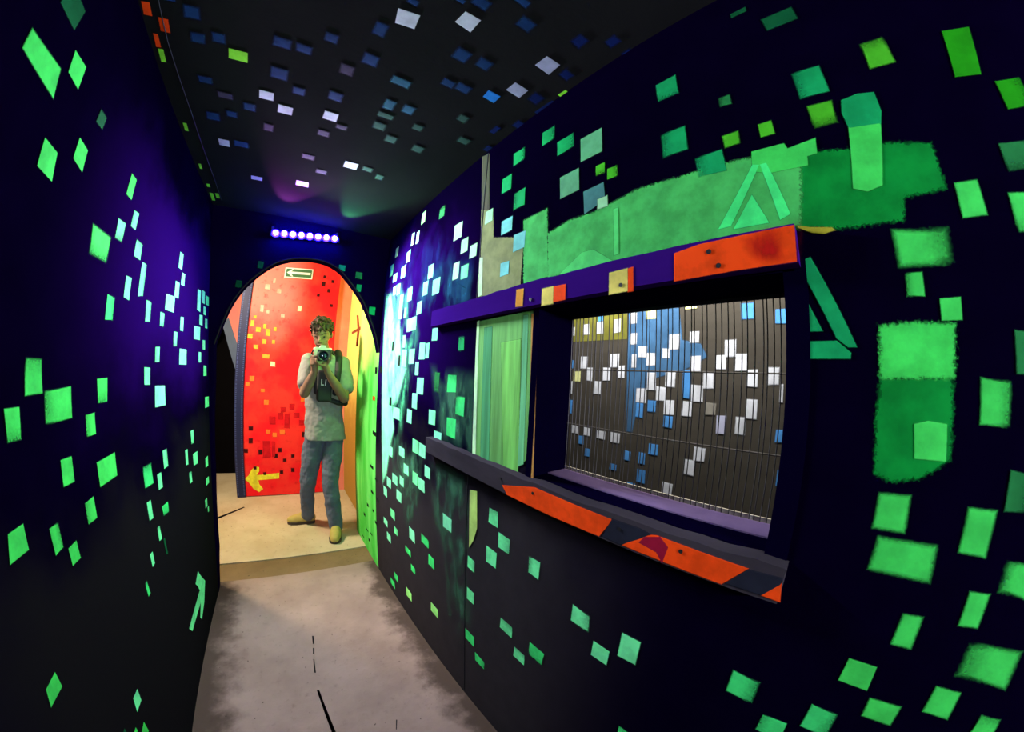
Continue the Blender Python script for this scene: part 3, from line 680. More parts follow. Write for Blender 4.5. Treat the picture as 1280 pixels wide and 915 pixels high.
# beyond the arch: a green wall, a yellow wall, a back wall, a ceiling
m, nt, b = new_mat('green_yellow_spray', 0.6, 0.3)
n1 = noise(nt, 9, 5, stretch=(1, 1, 0.22)); n2 = noise(nt, 5, 4)
gcol = mix(nt, maprange(nt, n1, 0.35, 0.65), (0.05, 0.62, 0.05), (0.16, 0.85, 0.14))
hi = maprange(nt, math_(nt, 'ADD', axis(nt, 2), math_(nt, 'MULTIPLY', math_(nt, 'SUBTRACT', n2, 0.5), 0.5)), 1.25, 1.55)
hy = maprange(nt, axis(nt, 1), 2.15, 2.6, 0.35, 1.0)
nt.links.new(mix(nt, math_(nt, 'MULTIPLY', hi, hy), gcol, (0.75, 0.80, 0.22)), b.inputs['Base Color'])
M['greenwall'] = m
structure(box('wall_beyond_green', XR, XR+0.09, 2.09, 2.70, 0, 2.7, M['greenwall']), 'sprayed green wall just beyond the arch, spotted with dark squares')
m, nt, b = new_mat('yellow_spray_shaded', 0.6, 0.3)
lo = maprange(nt, math_(nt, 'ADD', axis(nt, 2), math_(nt, 'MULTIPLY', noise(nt, 5, 4), 0.6)), 1.1, 1.8)  # brown towards the bottom is shade put into the yellow
nt.links.new(mix(nt, lo, (0.36, 0.22, 0.03), (0.88, 0.72, 0.16)), b.inputs['Base Color'])
M['yellowwall'] = m
structure(box('wall_beyond_yellow', 0.672, 0.75, 2.70, 3.80, 0, 2.7, M['yellowwall']), 'ochre yellow wall beside the red panel')
M['pinkwall'] = plain('pink_wall', (0.80, 0.16, 0.10), (0.85, 0.30, 0.18), scale=6)
structure(box('trim_2', 0.52, 0.70, 3.735, 3.80, 0.0, 2.7, M['pinkwall']), 'narrow salmon pink wall strip right of the red panel')
wb = structure(box('wall_beyond_back', -3.0, 0.75, 4.55, 4.6, 0, 2.7, M['black']), 'black wall at the back beyond the red panel')
structure(box('wall_beyond_left', -3.06, -3.0, 2.17, 4.6, 0, 2.7, M['black']), 'black side wall of the room beyond')
structure(box('wall_beyond_front', -3.0, -0.752, 2.10, 2.17, 0, 2.7, M['black']), 'black wall of the room beyond, behind the left corridor wall')
structure(box('ceiling_beyond', -3.0, 0.75, 2.175, 4.6, 2.7, 2.76, M['coat_ceiling']), 'dark ceiling of the room beyond the arch')
structure(box('trim_3', -0.75, 0.71, 2.10, 2.17, 2.30, 2.7, M['black']), 'black infill above the arch wall')

# ------------------------------------------------------------------ red panel with blue edge strip
rp = empty('red_panel', (0.08, 3.70, 0.02))
tag(rp, 'tall red painted panel with a yellow arrow and a blue edge strip', 'panel')
pb = box('panel_body', -0.362, 0.52, RED_Y, 3.74, 0.012, 2.62, M['coat_red'], rp)
paint_surface('red', rp, pname='painted_arrow')
m, nt, b = new_mat('blue_strip', 0.5, 0.4)
nt.links.new(mix(nt, noise(nt, 30, 3), (0.004, 0.006, 0.035), (0.009, 0.012, 0.06)), b.inputs['Base Color'])
M['bluestrip'] = m
es = box('edge_strip', -0.452, -0.362, 3.685, 3.745, 0.008, 2.62, M['bluestrip'], rp, 0.004)
bm = bmesh.new()
for i in range(128):
    z = 0.03 + i*0.02
    for x in (-0.437, -0.377): add_box(bm, x-0.006, x+0.006, 3.681, 3.6852, z, z+0.010)
M['stud'] = plain('pale_blue_studs', (0.06, 0.08, 0.20), rough=0.5)
tag(bm_obj('stud_rows', bm, M['stud'], es), kind='stuff')

# exit sign on the red panel
sg = empty('arrow_sign', (0.076, 3.685, 2.31))
tag(sg, 'small green sign with a white arrow pointing left, above the red panel', 'sign')
M['signgreen'] = plain('sign_green', (0.06, 0.16, 0.07), rough=0.4)
M['signwhite'] = plain('sign_white', (0.85, 0.9, 0.80), rough=0.4)
A = lambda x, z: (x, z + (x - 0.076)*0.08)
prism('backing', [A(-0.066, 2.235), A(0.219, 2.235), A(0.219, 2.34), A(-0.066, 2.34)], 3.688, 3.699, M['signwhite'], sg)
prism('face', [A(-0.054, 2.246), A(0.207, 2.246), A(0.207, 2.329), A(-0.054, 2.329)], 3.685, 3.689, M['signgreen'], sg)
prism('arrow', [A(-0.045, 2.288), A(0.005, 2.326), A(0.022, 2.326), A(-0.004, 2.299), A(0.195, 2.299), A(0.195, 2.276), A(-0.004, 2.276), A(0.022, 2.250), A(0.005, 2.250)], 3.682, 3.686, M['signwhite'], sg)

# painted lintel board hanging at the left, behind the panel
lt = empty('lintel_board', (-0.6, 4.30, 1.4))
tag(lt, 'salmon pink board with a pale blue diagonal band, left of the blue strip', 'board')
M['lpink'] = plain('salmon_spray', (0.85, 0.28, 0.14), (0.80, 0.16, 0.16), scale=5)
M['lpale'] = plain('pale_blue_spray', (0.10, 0.14, 0.20), (0.07, 0.10, 0.16), scale=14)
for c, s, pts in POLYS['lintel']:
    f = 0 if c == 'pink' else 0.012
    prism('board_body' if c == 'pink' else 'diagonal_band', [(a/1000, b/1000) for a, b in pts], 4.30-f, 4.33-f*2, M['lpink'] if c == 'pink' else M['lpale'], lt)

# ------------------------------------------------------------------ violet LED bars
M['lampbody'] = plain('lamp_housing', (0.02, 0.02, 0.03), rough=0.4)
M['led'] = emit('violet_led', (0.0022, 0.0007, 1.0), 260.0)
M['ledcore'] = emit('violet_led_core', (1.0, 0.62, 1.0), 40.0)
def led_bar(loc, ry, flip, label):
    r = empty('led_bar', loc); tag(r, label, 'lamp', 'violet led bars')
    parts = []
    parts.append(box('housing', -0.205, 0.205, -0.002, 0.022, -0.017, 0.017, M['lampbody'], None, 0.006))
    for i in range(8):
        x = -0.171 + i*0.0489
        bm = bmesh.new(); bmesh.ops.create_uvsphere(bm, u_segments=12, v_segments=8, radius=0.0225)
        for v in bm.verts: v.co.y *= 0.55; v.co += Vector((x, -0.004, 0))
        d = bm_obj('led_lens', bm, M['led'], None, True)
        bm = bmesh.new(); bmesh.ops.create_uvsphere(bm, u_segments=10, v_segments=6, radius=0.0140)
        for v in bm.verts: v.co.y *= 0.5; v.co += Vector((x, -0.014, 0))
        k = bm_obj('led_core', bm, M['ledcore'], None, True); k.parent = d
        parts.append(d)
    for s in (-1, 1): parts.append(box('bracket', s*0.19-0.008, s*0.19+0.008, 0.02, 0.045, -0.012, 0.05, M['lampbody']))
    for p in parts: p.parent = r
    r.rotation_euler = (0, -ry, math.pi if flip else 0)
    return r
led_bar((0.045, 2.048, 2.103), math.radians(5.5), False, 'glowing violet bar of eight leds above the arch')
led_bar((0.0, -1.53, 1.62), 0.0, True, 'unseen violet led bar added on the wall behind the viewer')

# fittings added out of view to carry the light beyond the arch
def lamp_box(name, x, y, z, mat, label):
    r = empty(name, (x, y, z)); tag(r, label, 'lamp')
    box('housing', x-0.2, x+0.2, y-0.2, y+0.2, z+0.01, z+0.06, M['lampbody'], r, 0.01)
    box('rod', x-0.012, x+0.012, y-0.012, y+0.012, z+0.055, 2.70, M['lampbody'], r)
    box('glass', x-0.17, x+0.17, y-0.17, y+0.17, z+0.004, z+0.012, mat, r)
    return r
M['glasswarm'] = emit('warm_glass', (1.0, 0.83, 0.5), 2.0)
lamp_box('hanging_lamp', -0.86, 2.85, 2.33, M['glasswarm'], 'square warm hanging lamp hidden behind the left corridor wall')
gl = empty('added_green_lamp', (0.52, 2.19, 1.80)); tag(gl, 'small added green lamp, unseen behind the right side of the arch', 'lamp')
box('housing', 0.47, 0.56, 2.172, 2.212, 1.74, 1.86, M['lampbody'], gl, 0.006)
M['glassgreen'] = emit('green_glass', (0.25, 1.0, 0.18), 3.0)
box('glass', 0.478, 0.552, 2.211, 2.218, 1.75, 1.85, M['glassgreen'], gl)

# ------------------------------------------------------------------ header board, ledge, hatch
hb = empty('header_board', (0.565, 0.64, 1.55))
tag(hb, 'purple header board above the barred hatch with orange and yellow painted blocks', 'board')
bm = bmesh.new()
ys = [0.040 + i*(1.243-0.040)/24 for i in range(25)]
top = [1.610 + random.uniform(-0.003, 0.003) for _ in ys]
fr = [[bm.verts.new((x, y, z)) for y, z in zip(ys, zz)] for x, zz in ((0.55, [1.546]*25), (0.55, top), (0.58, top), (0.58, [1.546]*25))]
for a in range(4):
    A_, B_ = fr[a], fr[(a+1) % 4]
    for i in range(24): bm.faces.new((A_[i], A_[i+1], B_[i+1], B_[i]))
bm.faces.new([f[0] for f in fr]); bm.faces.new([f[-1] for f in fr])
bo_ = bm_obj('board_body', bm, M['coat_beam'], hb)
paint_surface('beam', hb, name='paint_block', pname='paint_block')
M['screw'] = plain('screw_black', (0.01, 0.01, 0.01))
for y, z in ((0.36, 1.553), (0.18, 1.585), (0.165, 1.558), (0.632, 1.562)):
    bm = bmesh.new(); bmesh.ops.create_cone(bm, cap_ends=True, segments=12, radius1=0.0045, radius2=0.0035, depth=0.003)
    bmesh.ops.rotate(bm, verts=bm.verts, matrix=Matrix.Rotation(math.pi/2, 3, 'Y')); bmesh.ops.translate(bm, verts=bm.verts, vec=(0.548, y, z))
    bm_obj('screw', bm, M['screw'], hb)

sl = empty('hatch_ledge', (0.565, 0.63, 1.04))
tag(sl, 'worn wooden ledge under the barred hatch with bright orange paint on its front', 'ledge')
bm = bmesh.new()
ys = [0.028 + i*(1.236-0.028)/24 for i in range(25)]
top = [1.100 + random.uniform(-0.003, 0.002) for _ in ys]
fr = [[bm.verts.new((x, y, z)) for y, z in zip(ys, zz)] for x, zz in ((0.55, [1.038]*25), (0.55, top), (0.585, [t+0.001 for t in top]), (0.585, [1.038]*25))]
for a in range(4):
    A_, B_ = fr[a], fr[(a+1) % 4]
    for i in range(24): bm.faces.new((A_[i], A_[i+1], B_[i+1], B_[i]))
bm.faces.new([f[0] for f in fr]); bm.faces.new([f[-1] for f in fr])
bm_obj('ledge_body', bm, M['coat_sill'], sl)
paint_surface('sill', sl, pname='paint_block')
for y in (0.20, 0.33, 0.585, 0.72):
    bm = bmesh.new(); bmesh.ops.create_cone(bm, cap_ends=True, segments=12, radius1=0.004, radius2=0.003, depth=0.003)
    bmesh.ops.rotate(bm, verts=bm.verts, matrix=Matrix.Rotation(math.pi/2, 3, 'Y')); bmesh.ops.translate(bm, verts=bm.verts, vec=(0.548, y, 1.075))
    bm_obj('screw', bm, M['screw'], sl)

# hatch lining
wn = structure(empty('window_1', (0.64, 0.34, 1.095)), 'deep navy lined hatch opening in the right wall')
M['lining'] = plain('navy_lining', (0.0012, 0.0005, 0.007), (0.002, 0.0007, 0.012), scale=8, rough=0.9, spec=0.0)
M['lilac'] = plain('lilac_sill', (0.20, 0.13, 0.24), (0.12, 0.08, 0.17), scale=22, spec=0.05)
box('jamb', 0.577, 0.714, HY1-0.004, HY1+0.018, HZ0, HZ1, M['lining'], wn)
box('jamb', 0.577, 0.714, HY0-0.018, HY0+0.018, HZ0, HZ1, M['lining'], wn)
box('head', 0.577, 0.714, HY0, HY1, 1.542, 1.562, M['lining'], wn)
box('sill_outer', 0.586, 0.640, HY0, HY1, HZ0-0.004, 1.1015, M['lining'], wn)
box('sill_inner', 0.640, 0.714, HY0, HY1, HZ0-0.004, 1.1045, M['lilac'], wn)

# grille
gr = empty('barred_grille', (0.706, 0.345, 1.105))
tag(gr, 'grille of thin dark vertical bars set into the hatch', 'grille')
M['bar'] = plain('dark_steel', (0.06, 0.055, 0.05), (0.10, 0.09, 0.08), rough=0.45, metal=0.3, scale=40)
M['rail'] = plain('beige_rail', (0.42, 0.38, 0.30), (0.30, 0.27, 0.20), scale=40)
GA, GB, GZ0, GZ1 = 0.068, 0.628, 1.106, 1.538
bm = bmesh.new(); tube(bm, [(0.7035, 0, GZ0), (0.7035, 0, GZ1)], 0.00125, 6); barme = bpy.data.meshes.new('bar'); bmesh.ops.recalc_face_normals(bm, faces=bm.faces); bm.to_mesh(barme); bm.free(); barme.materials.append(M['bar'])
nb = 41
for i in range(nb):
    o = bpy.data.objects.new('bar', barme); COL.objects.link(o); o.parent = gr
    o.location = Vector((0, GA + (GB-GA)*(i+0.5)/nb + random.uniform(-0.0012, 0.0012), 0)) ; o.matrix_parent_inverse = Matrix.Translation(-gr.location)
    o.rotation_euler = (random.uniform(-0.003, 0.003), 0, 0)
for z in (1.390, 1.238):
    bm = bmesh.new(); tube(bm, [(0.7065, GA, z), (0.7065, GB, z)], 0.0019, 6); bm_obj('cross_bar', bm, M['bar'], gr)
box('bottom_rail', 0.707, 0.711, GA-0.02, GB+0.01, 1.1046, 1.114, M['rail'], gr)
box('top_rail', 0.705, 0.709, GA-0.02, GB+0.01, 1.533, 1.541, M['bar'], gr)

# board behind the grille and the little room round it
bdd = empty('painted_board', (0.94, 0.45, 0.9))
tag(bdd, 'grey brown board with white and blue painted squares seen through the grille', 'board')
box('board_panel', 0.93, 0.95, -0.30, 0.712, 0.90, 1.98, M['coat_board'], bdd)
box('board_panel', 0.93, 0.95, 0.716, 1.40, 0.90, 1.98, M['coat_board'], bdd)
paint_surface('board', bdd, pname='paint_patch')
for nm, a in (('wall_hatch_near', (0.71, 0.95, -0.36, -0.30, 0.84, 2.0)), ('wall_hatch_far', (0.71, 0.95, 1.40, 1.46, 0.84, 2.0)), ('floor_hatch', (0.71, 0.95, -0.30, 1.40, 0.84, 0.90)), ('ceiling_hatch', (0.71, 0.95, -0.36, 1.46, 1.98, 2.04))):
    structure(box(nm, *a, M['black']), 'black inside face of the small room behind the hatch')

# ------------------------------------------------------------------ the photographer
def frustum(bm, a, b, ra, rb):
    n = 16 if ra > 0.03 else 8
    a, b = Vector(a), Vector(b); t = (b-a).normalized()
    u = t.cross(Vector((0, 0, 1)) if abs(t.z) < 0.9 else Vector((1, 0, 0))).normalized(); w = t.cross(u)
    A = [bm.verts.new(a + (u*math.cos(2*math.pi*k/n) + w*math.sin(2*math.pi*k/n))*ra) for k in range(n)]
    B = [bm.verts.new(b + (u*math.cos(2*math.pi*k/n) + w*math.sin(2*math.pi*k/n))*rb) for k in range(n)]
    for k in range(n): bm.faces.new((A[k], A[(k+1) % n], B[(k+1) % n], B[k]))
    bm.faces.new(A[::-1]); bm.faces.new(B)
def ball(bm, c, r, s=(1, 1, 1), rot=None):
    q = bmesh.ops.create_icosphere(bm, subdivisions=3 if r > 0.03 else 2 if r > 0.012 else 1, radius=r)['verts']
    for v in q:
        p = Vector((v.co.x*s[0], v.co.y*s[1], v.co.z*s[2]))
        if rot: p = rot @ p
        v.co = p + Vector(c)
def chain(bm, pts):
    for p in pts: ball(bm, p[:3], p[3])
    for p, q in zip(pts, pts[1:]): frustum(bm, p[:3], q[:3], p[3], q[3])
def loft(bm, rings, n=28):
    R_ = [[bm.verts.new((x+math.cos(2*math.pi*k/n)*rx, y+math.sin(2*math.pi*k/n)*ry, z)) for k in range(n)] for x, y, z, rx, ry in rings]
    for a, b in zip(R_, R_[1:]):
        for k in range(n): bm.faces.new((a[k], a[(k+1) % n], b[(k+1) % n], b[k]))
    bm.faces.new(R_[0][::-1]); bm.faces.new(R_[-1])
def melt(name, bm, voxel, it, mat, parent, wrinkle=0.0, wscale=14.0):
    """union of overlapping solids grown into one smooth skin"""
    bmesh.ops.recalc_face_normals(bm, faces=bm.faces)
    me = bpy.data.meshes.new('raw'); bm.to_mesh(me); bm.free()
    t = bpy.data.objects.new('raw', me); COL.objects.link(t)
    m_ = t.modifiers.new('r', 'REMESH'); m_.mode = 'VOXEL'; m_.voxel_size = voxel
    if it:
        s_ = t.modifiers.new('s', 'SMOOTH'); s_.iterations = it; s_.factor = 0.5
    if wrinkle:
        tx = bpy.data.textures.new('folds', 'CLOUDS'); tx.noise_scale = 1/wscale; tx.noise_depth = 2
        d_ = t.modifiers.new('d', 'DISPLACE'); d_.texture = tx; d_.strength = wrinkle; d_.texture_coords = 'GLOBAL'
    dg = bpy.context.evaluated_depsgraph_get(); dg.update()
    out = bpy.data.meshes.new_from_object(t.evaluated_get(dg)); out.name = name
    bpy.data.objects.remove(t); bpy.data.meshes.remove(me)
    return link(name, out, mat, parent, True)

M['skin'] = plain('skin', (0.27, 0.155, 0.10), (0.22, 0.12, 0.075), rough=0.55, scale=25)
M['hair'] = plain('brown_hair', (0.018, 0.008, 0.005), (0.060, 0.026, 0.011), rough=0.6, scale=60, stretch=(1, 1, 0.3))
M['shirt'] = plain('grey_shirt', (0.29, 0.29, 0.26), (0.24, 0.24, 0.22), rough=0.9, scale=30)
M['denim'] = plain('denim', (0.05, 0.065, 0.10), (0.15, 0.18, 0.225), rough=0.9, scale=9)
M['shoe'] = plain('tan_suede', (0.52, 0.42, 0.10), (0.34, 0.25, 0.06), rough=0.8, scale=30)
M['sole'] = plain('dark_sole', (0.06, 0.045, 0.03), rough=0.8)
M['blackcloth'] = plain('black_nylon', (0.012, 0.012, 0.014), (0.03, 0.03, 0.03), rough=0.7, scale=40)
M['blackplastic'] = plain('black_plastic', (0.015, 0.015, 0.016), rough=0.35, spec=0.5)
M['lensglass'] = plain('lens_glass', (0.01, 0.012, 0.03), rough=0.05, spec=0.9)
M['white'] = plain('white_print', (0.75, 0.75, 0.72))
M['pinkstrap'] = plain('pink_white_strap', (0.75, 0.28, 0.32), (0.80, 0.70, 0.68), scale=45)
M['silver'] = plain('pale_metal', (0.62, 0.52, 0.54), (0.72, 0.66, 0.66), rough=0.4)
M['eye'] = plain('dark_eye', (0.012, 0.009, 0.007), rough=0.2, spec=0.6)
M['lip'] = plain('lip', (0.42, 0.17, 0.14))

pe = empty('person', (0.30, 2.80, 0.0))
tag(pe, 'person in a grey t-shirt and jeans taking a photo while leaning by the green wall', 'person')
bm = bmesh.new()
HX, HY = 0.283, 2.735
HR = Matrix.Rotation(math.radians(-14), 3, 'Z') @ Matrix.Rotation(math.radians(24), 3, 'X')   # head bowed over the camera, turned a little
HC = Vector((HX, HY, 1.612))
def hp(x, y, z, *r): return tuple(HC + HR @ Vector((x, y, z))) + r
ball(bm, hp(0, 0.004, 0.012), 0.1, (0.75, 0.93, 1.0), HR)
ball(bm, hp(0, -0.034, -0.052), 0.056, (0.97, 1.0, 0.95), HR)
ball(bm, hp(0, -0.062, -0.088), 0.022)
chain(bm, [hp(0, -0.086, 0.000, 0.009), hp(0, -0.106, -0.030, 0.012)])
for s in (-1, 1):
    ball(bm, hp(s*0.076, 0.008, -0.014), 0.024, (0.35, 0.7, 1.1), HR)
    ball(bm, hp(s*0.011, -0.096, -0.036), 0.008)
    chain(bm, [hp(s*0.016, -0.083, 0.020, 0.007), hp(s*0.050, -0.068, 0.018, 0.006)])
    ball(bm, hp(s*0.042, -0.054, -0.036), 0.014)
chain(bm, [(HX, HY+0.015, 1.55, 0.050), (0.318, 2.785, 1.46, 0.050), (0.326, 2.795, 1.42, 0.062)])
loft(bm, [(.350,2.80,.80,.120,.085),(.342,2.80,1.00,.118,.085),(.335,2.80,1.18,.125,.088),(.333,2.80,1.32,.135,.088),(.331,2.795,1.42,.10,.06)])
EL, WL = (0.172, 2.635, 1.155), (0.232, 2.560, 1.318)
ER, WR = (0.474, 2.655, 1.122), (0.330, 2.560, 1.312)
chain(bm, [(0.210, 2.785, 1.385, 0.050), (0.190, 2.725, 1.27, 0.038), EL + (0.038,), ((EL[0]+WL[0])/2, (EL[1]+WL[1])/2-0.004, (EL[2]+WL[2])/2, 0.037), WL + (0.025,)])
chain(bm, [(0.465, 2.800, 1.385, 0.050), (0.487, 2.745, 1.26, 0.038), ER + (0.038,), ((ER[0]+WR[0])/2, (ER[1]+WR[1])/2-0.004, (ER[2]+WR[2])/2, 0.037), WR + (0.025,)])
# hand on the viewer's left: grips the camera's side, fingers wrap over its front
chain(bm, [WL + (0.026,), (0.226, 2.548, 1.362, 0.027), (0.218, 2.545, 1.395, 0.026)])
for i, (z, l) in enumerate(((1.422, 0.036), (1.404, 0.042), (1.386, 0.040), (1.370, 0.032))):
    chain(bm, [(0.206, 2.540, z-0.008, 0.0095), (0.203, 2.512, z, 0.0088), (0.203+l*0.45, 2.494, z+0.002, 0.0085), (0.203+l, 2.493, z+0.001, 0.0078)])
chain(bm, [(0.226, 2.565, 1.372, 0.012), (0.224, 2.585, 1.400, 0.0105), (0.236, 2.588, 1.424, 0.0095)])
# hand on the viewer's right: palm up under the lens, fingers curl around it
chain(bm, [WR + (0.026,), (0.312, 2.545, 1.352, 0.026), (0.296, 2.528, 1.368, 0.025)])
for i, (y, l) in enumerate(((2.520, 0.030), (2.502, 0.036), (2.484, 0.035), (2.467, 0.028))):
    chain(bm, [(0.290, y+0.012, 1.364, 0.0095), (0.262, y, 1.366, 0.0088), (0.236, y-0.004, 1.380+l*0.2, 0.0085), (0.231, y-0.006, 1.385+l*0.6, 0.0078)])
chain(bm, [(0.312, 2.530, 1.372, 0.012), (0.322, 2.505, 1.392, 0.0105), (0.320, 2.486, 1.416, 0.0095)])
# legs inside the jeans
LL = [(0.278,2.81,.84,.075), (0.248,2.82,.64,.066), (0.214,2.83,.44,.050), (0.205,2.89,.28,.045), (0.207,2.955,.085,.034)]
RL = [(0.424,2.80,.84,.075), (0.402,2.76,.65,.066), (0.376,2.71,.45,.050), (0.390,2.70,.27,.045), (0.404,2.688,.085,.034)]
chain(bm, LL); chain(bm, RL)
chain(bm, [(0.215, 2.972, 0.05, 0.034), (0.09, 2.985, 0.04, 0.028)])
chain(bm, [(0.404, 2.675, 0.05, 0.034), (0.376, 2.57, 0.04, 0.028)])
body = melt('body', bm, 0.0042, 4, M['skin'], pe)
for s in (-1, 1):
    bm = bmesh.new(); ball(bm, hp(s*0.032, -0.079, -0.003), 0.0115, (1.15, 0.6, 0.5), HR); bm_obj('eye', bm, M['eye'], pe, True)
    bm = bmesh.new(); chain(bm, [hp(s*0.015, -0.0905, 0.021, 0.0035), hp(s*0.033, -0.083, 0.027, 0.004), hp(s*0.052, -0.070, 0.021, 0.003)]); bm_obj('eyebrow', bm, M['hair'], pe, True)
bm = bmesh.new(); chain(bm, [hp(-0.019, -0.084, -0.064, 0.0035), hp(0, -0.090, -0.063, 0.005), hp(0.019, -0.084, -0.064, 0.0035)]); bm_obj('lips', bm, M['lip'], pe, True)
# hair: cap plus tousled locks, falling over the forehead
bm = bmesh.new()
ball(bm, hp(0, 0.016, 0.030), 0.1, (0.81, 0.96, 0.93), HR)
rnd = random.Random(3)
for i in range(230):
    a = rnd.uniform(0, 2*math.pi); e = rnd.uniform(-0.15, 1.0)
    d = Vector((math.cos(a)*math.sqrt(max(0, 1-e*e)), math.sin(a)*math.sqrt(max(0, 1-e*e)), e))
    if d.y < -0.45 and d.z < 0.30: continue
    q0 = Vector((d.x*0.079, 0.014 + d.y*0.093, 0.030 + d.z*0.090))
    q1 = q0 + Vector((d.x*0.010 + rnd.uniform(-.016, .016), d.y*0.010 + rnd.uniform(-.016, .004), d.z*0.010 + rnd.uniform(-.016, .010)))
    chain(bm, [hp(*q0, 0.010), hp(*q1, 0.0045)])
for i in range(11):
    x = -0.064 + i*0.0128 + rnd.uniform(-.004, .004); k = rnd.uniform(-0.014, 0.012)
    chain(bm, [hp(x, -0.052, 0.088, 0.012), hp(x + rnd.uniform(-.008, .012), -0.082 + abs(x)*0.28, 0.058 + k*0.5, 0.0085), hp(x + rnd.uniform(-.012, .020), -0.090 + abs(x)*0.38, 0.034 + k, 0.0035)])
for s in (-1, 1): chain(bm, [hp(s*0.074, -0.012, 0.040, 0.012), hp(s*0.076, -0.016, 0.010, 0.008), hp(s*0.075, -0.020, -0.006, 0.004)])
melt('hair', bm, 0.004, 1, M['hair'], pe)

bm = bmesh.new()
loft(bm, [(.354,2.80,.785,.168,.122),(.350,2.80,.86,.160,.116),(.343,2.80,1.00,.148,.110),(.337,2.80,1.15,.152,.112),(.334,2.80,1.28,.160,.114),(.334,2.80,1.37,.160,.100),(.331,2.795,1.43,.110,.078),(.325,2.79,1.455,.066,.062)])
chain(bm, [(0.208, 2.79, 1.385, 0.066), (0.188, 2.745, 1.29, 0.064), (0.178, 2.695, 1.225, 0.062)])
chain(bm, [(0.468, 2.80, 1.385, 0.066), (0.490, 2.765, 1.28, 0.066), (0.496, 2.720, 1.205, 0.064)])
melt('t_shirt', bm, 0.006, 5, M['shirt'], pe, 0.022, 13)

bm = bmesh.new()
ball(bm, (0.350, 2.805, 0.835), 0.1, (1.30, 0.92, 0.95))
grow = lambda L, d: [(a, b_, c_, r_+d_) for (a, b_, c_, r_), d_ in zip(L, d)]
chain(bm, grow(LL, (.008, .016, .017, .016, .022))); chain(bm, grow(RL, (.008, .016, .017, .018, .024)))
melt('jeans', bm, 0.006, 4, M['denim'], pe, 0.020, 16)

def shoe(heel, toe):
    h, t = Vector(heel), Vector(toe); d = t-h
    bm = bmesh.new()
    chain(bm, [(h.x, h.y, 0.050, 0.040), ((h+d*.35).x, (h+d*.35).y, 0.052, 0.045), ((h+d*.7).x, (h+d*.7).y, 0.040, 0.046), (t.x, t.y, 0.034, 0.036)])
    chain(bm, [((h+d*.12).x, (h+d*.12).y, 0.080, 0.040), ((h+d*.45).x, (h+d*.45).y, 0.066, 0.036)])
    for v in bm.verts: v.co.z = max(v.co.z, 0.020)
    s = melt('shoe', bm, 0.005, 3, M['shoe'], pe)
    bm = bmesh.new()
    pr = Vector((-d.y, d.x, 0)).normalized()
    outl = []
    for f, w in ((-.18, .020), (-.12, .036), (.1, .042), (.4, .043), (.75, .050), (1.0, .044), (1.14, .028), (1.19, .010)): outl.append(h + d*f + pr*w)
    for f, w in ((1.19, .010), (1.14, .028), (1.0, .044), (.75, .050), (.4, .043), (.1, .042), (-.12, .036), (-.18, .020)): outl.append(h + d*f - pr*w)
    a = [bm.verts.new((p.x, p.y, 0.0045)) for p in outl]; b2 = [bm.verts.new((p.x, p.y, 0.028)) for p in outl]
    bm.faces.new(a); bm.faces.new(b2[::-1])
    for i in range(len(a)): bm.faces.new((a[i], b2[i], b2[(i+1) % len(a)], a[(i+1) % len(a)]))
    o = bm_obj('sole', bm, M['sole'], s)
    o.matrix_parent_inverse = Matrix.Translation(-pe.location) @ Matrix.Identity(4)
    o.matrix_parent_inverse = Matrix.Identity(4)
    bm = bmesh.new()
    for f in (0.30, 0.40, 0.50):
        c = h + d*f
        tube(bm, [(c.x+pr.x*.024, c.y+pr.y*.024, 0.094-f*.02), (c.x, c.y, 0.104-f*.02), (c.x-pr.x*.024, c.y-pr.y*.024, 0.094-f*.02)], 0.0035, 6)
    o = bm_obj('laces', bm, M['sole'], s); o.matrix_parent_inverse = Matrix.Identity(4)
shoe((0.235, 2.978, 0), (0.062, 2.988, 0))
shoe((0.407, 2.700, 0), (0.368, 2.548, 0))

# camera in the hands
cm = empty('photo_camera', (0.277, 2.53, 1.39)); tag(cm, 'black photo camera held up to the face by the person', 'camera')
box('camera_body', 0.213, 0.341, 2.512, 2.572, 1.392, 1.476, M['blackplastic'], cm, 0.010, 3)
prism('viewfinder_hump', [(0.248, 1.474), (0.306, 1.474), (0.294, 1.506), (0.260, 1.506)], 2.507, 2.576, M['silver'], cm)
bm = bmesh.new()
prof = [(2.515, .036), (2.500, .038), (2.490, .038), (2.489, .036), (2.470, .036), (2.469, .039), (2.450, .039), (2.449, .034), (2.452, .030)]
rg = [[bm.verts.new((0.277+math.cos(2*math.pi*k/24)*r, y, 1.432+math.sin(2*math.pi*k/24)*r)) for k in range(24)] for y, r in prof]
for a, b2 in zip(rg, rg[1:]):
    for k in range(24): bm.faces.new((a[k], a[(k+1) % 24], b2[(k+1) % 24], b2[k]))
lens = bm_obj('lens', bm, M['blackplastic'], cm, True)
bm = bmesh.new(); ball(bm, (0.277, 2.462, 1.432), 0.030, (1, 0.25, 1)); o = bm_obj('front_glass', bm, M['lensglass'], lens, True); o.matrix_parent_inverse = Matrix.Identity(4)
box('top_plate', 0.214, 0.340, 2.508, 2.574, 1.474, 1.489, M['silver'], cm, 0.004)
box('strap_pad', 0.212, 0.238, 2.503, 2.512, 1.405, 1.478, M['pinkstrap'], cm, 0.003)
bm = bmesh.new(); tube(bm, [(0.213, 2.545, 1.468), (0.205, 2.60, 1.45), (0.225, 2.69, 1.44), (0.265, 2.76, 1.485), (0.300, 2.82, 1.50)], 0.006, 6)
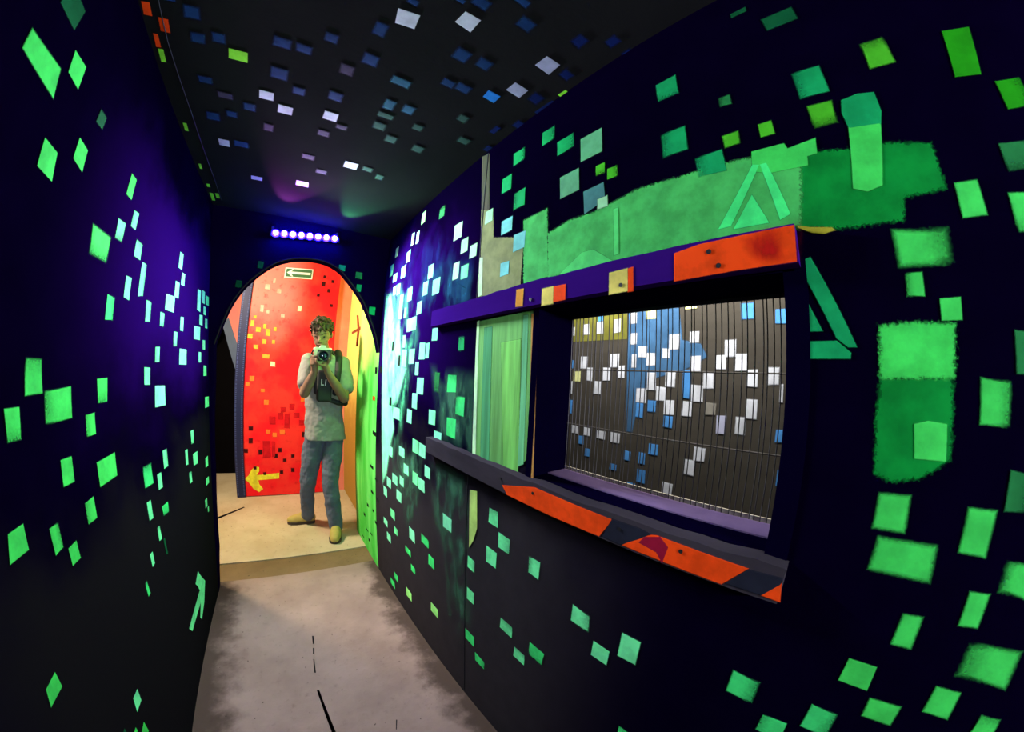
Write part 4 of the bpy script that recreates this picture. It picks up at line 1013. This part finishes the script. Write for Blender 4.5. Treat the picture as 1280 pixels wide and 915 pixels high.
tube(bm, [(0.341, 2.545, 1.468), (0.365, 2.60, 1.45), (0.385, 2.69, 1.45), (0.372, 2.76, 1.49), (0.330, 2.83, 1.50)], 0.006, 6); bm_obj('neck_strap', bm, M['blackcloth'], cm, True)

# backpack with a chest pouch
bp = empty('backpack', (0.40, 2.93, 1.1)); tag(bp, 'black backpack with chest pouch and thick shoulder straps worn by the person', 'backpack')
bm = bmesh.new()
loft(bm, [(.385,2.945,1.06,.110,.05),(.385,2.955,1.12,.125,.065),(.390,2.955,1.30,.125,.07),(.400,2.945,1.43,.110,.06),(.405,2.935,1.49,.075,.04)])
melt('pack_body', bm, 0.007, 3, M['blackcloth'], bp, 0.015, 16)
bm = bmesh.new(); chain(bm, [(0.405, 2.665, 1.16, 0.024), (0.425, 2.680, 1.32, 0.026), (0.432, 2.735, 1.425, 0.030), (0.430, 2.80, 1.468, 0.032), (0.420, 2.88, 1.45, 0.030)]); melt('shoulder_strap', bm, 0.006, 2, M['blackcloth'], bp)
bm = bmesh.new(); chain(bm, [(0.262, 2.670, 1.16, 0.018), (0.248, 2.680, 1.32, 0.020), (0.245, 2.735, 1.425, 0.020), (0.262, 2.80, 1.456, 0.020), (0.290, 2.88, 1.43, 0.020)]); melt('shoulder_strap', bm, 0.006, 2, M['blackcloth'], bp)
bm = bmesh.new(); chain(bm, [(0.345, 2.660, 1.115, 0.020), (0.430, 2.665, 1.085, 0.020), (0.500, 2.735, 1.075, 0.022), (0.512, 2.80, 1.085, 0.020)]); melt('waist_strap', bm, 0.006, 2, M['blackcloth'], bp)
pouch = box('chest_pouch', 0.262, 0.372, 2.605, 2.688, 1.095, 1.330, M['blackcloth'], bp, 0.018, 3)
o = prism('printed_letter', [(0.288, 1.262), (0.288, 1.218), (0.308, 1.218), (0.308, 1.225), (0.295, 1.225), (0.295, 1.262)], 2.6035, 2.606, M['white'], pouch); o.matrix_parent_inverse = Matrix.Identity(4)
o = prism('printed_letter', [(0.316, 1.218), (0.323, 1.218), (0.327, 1.262), (0.320, 1.262)], 2.6035, 2.606, M['white'], pouch); o.matrix_parent_inverse = Matrix.Identity(4)
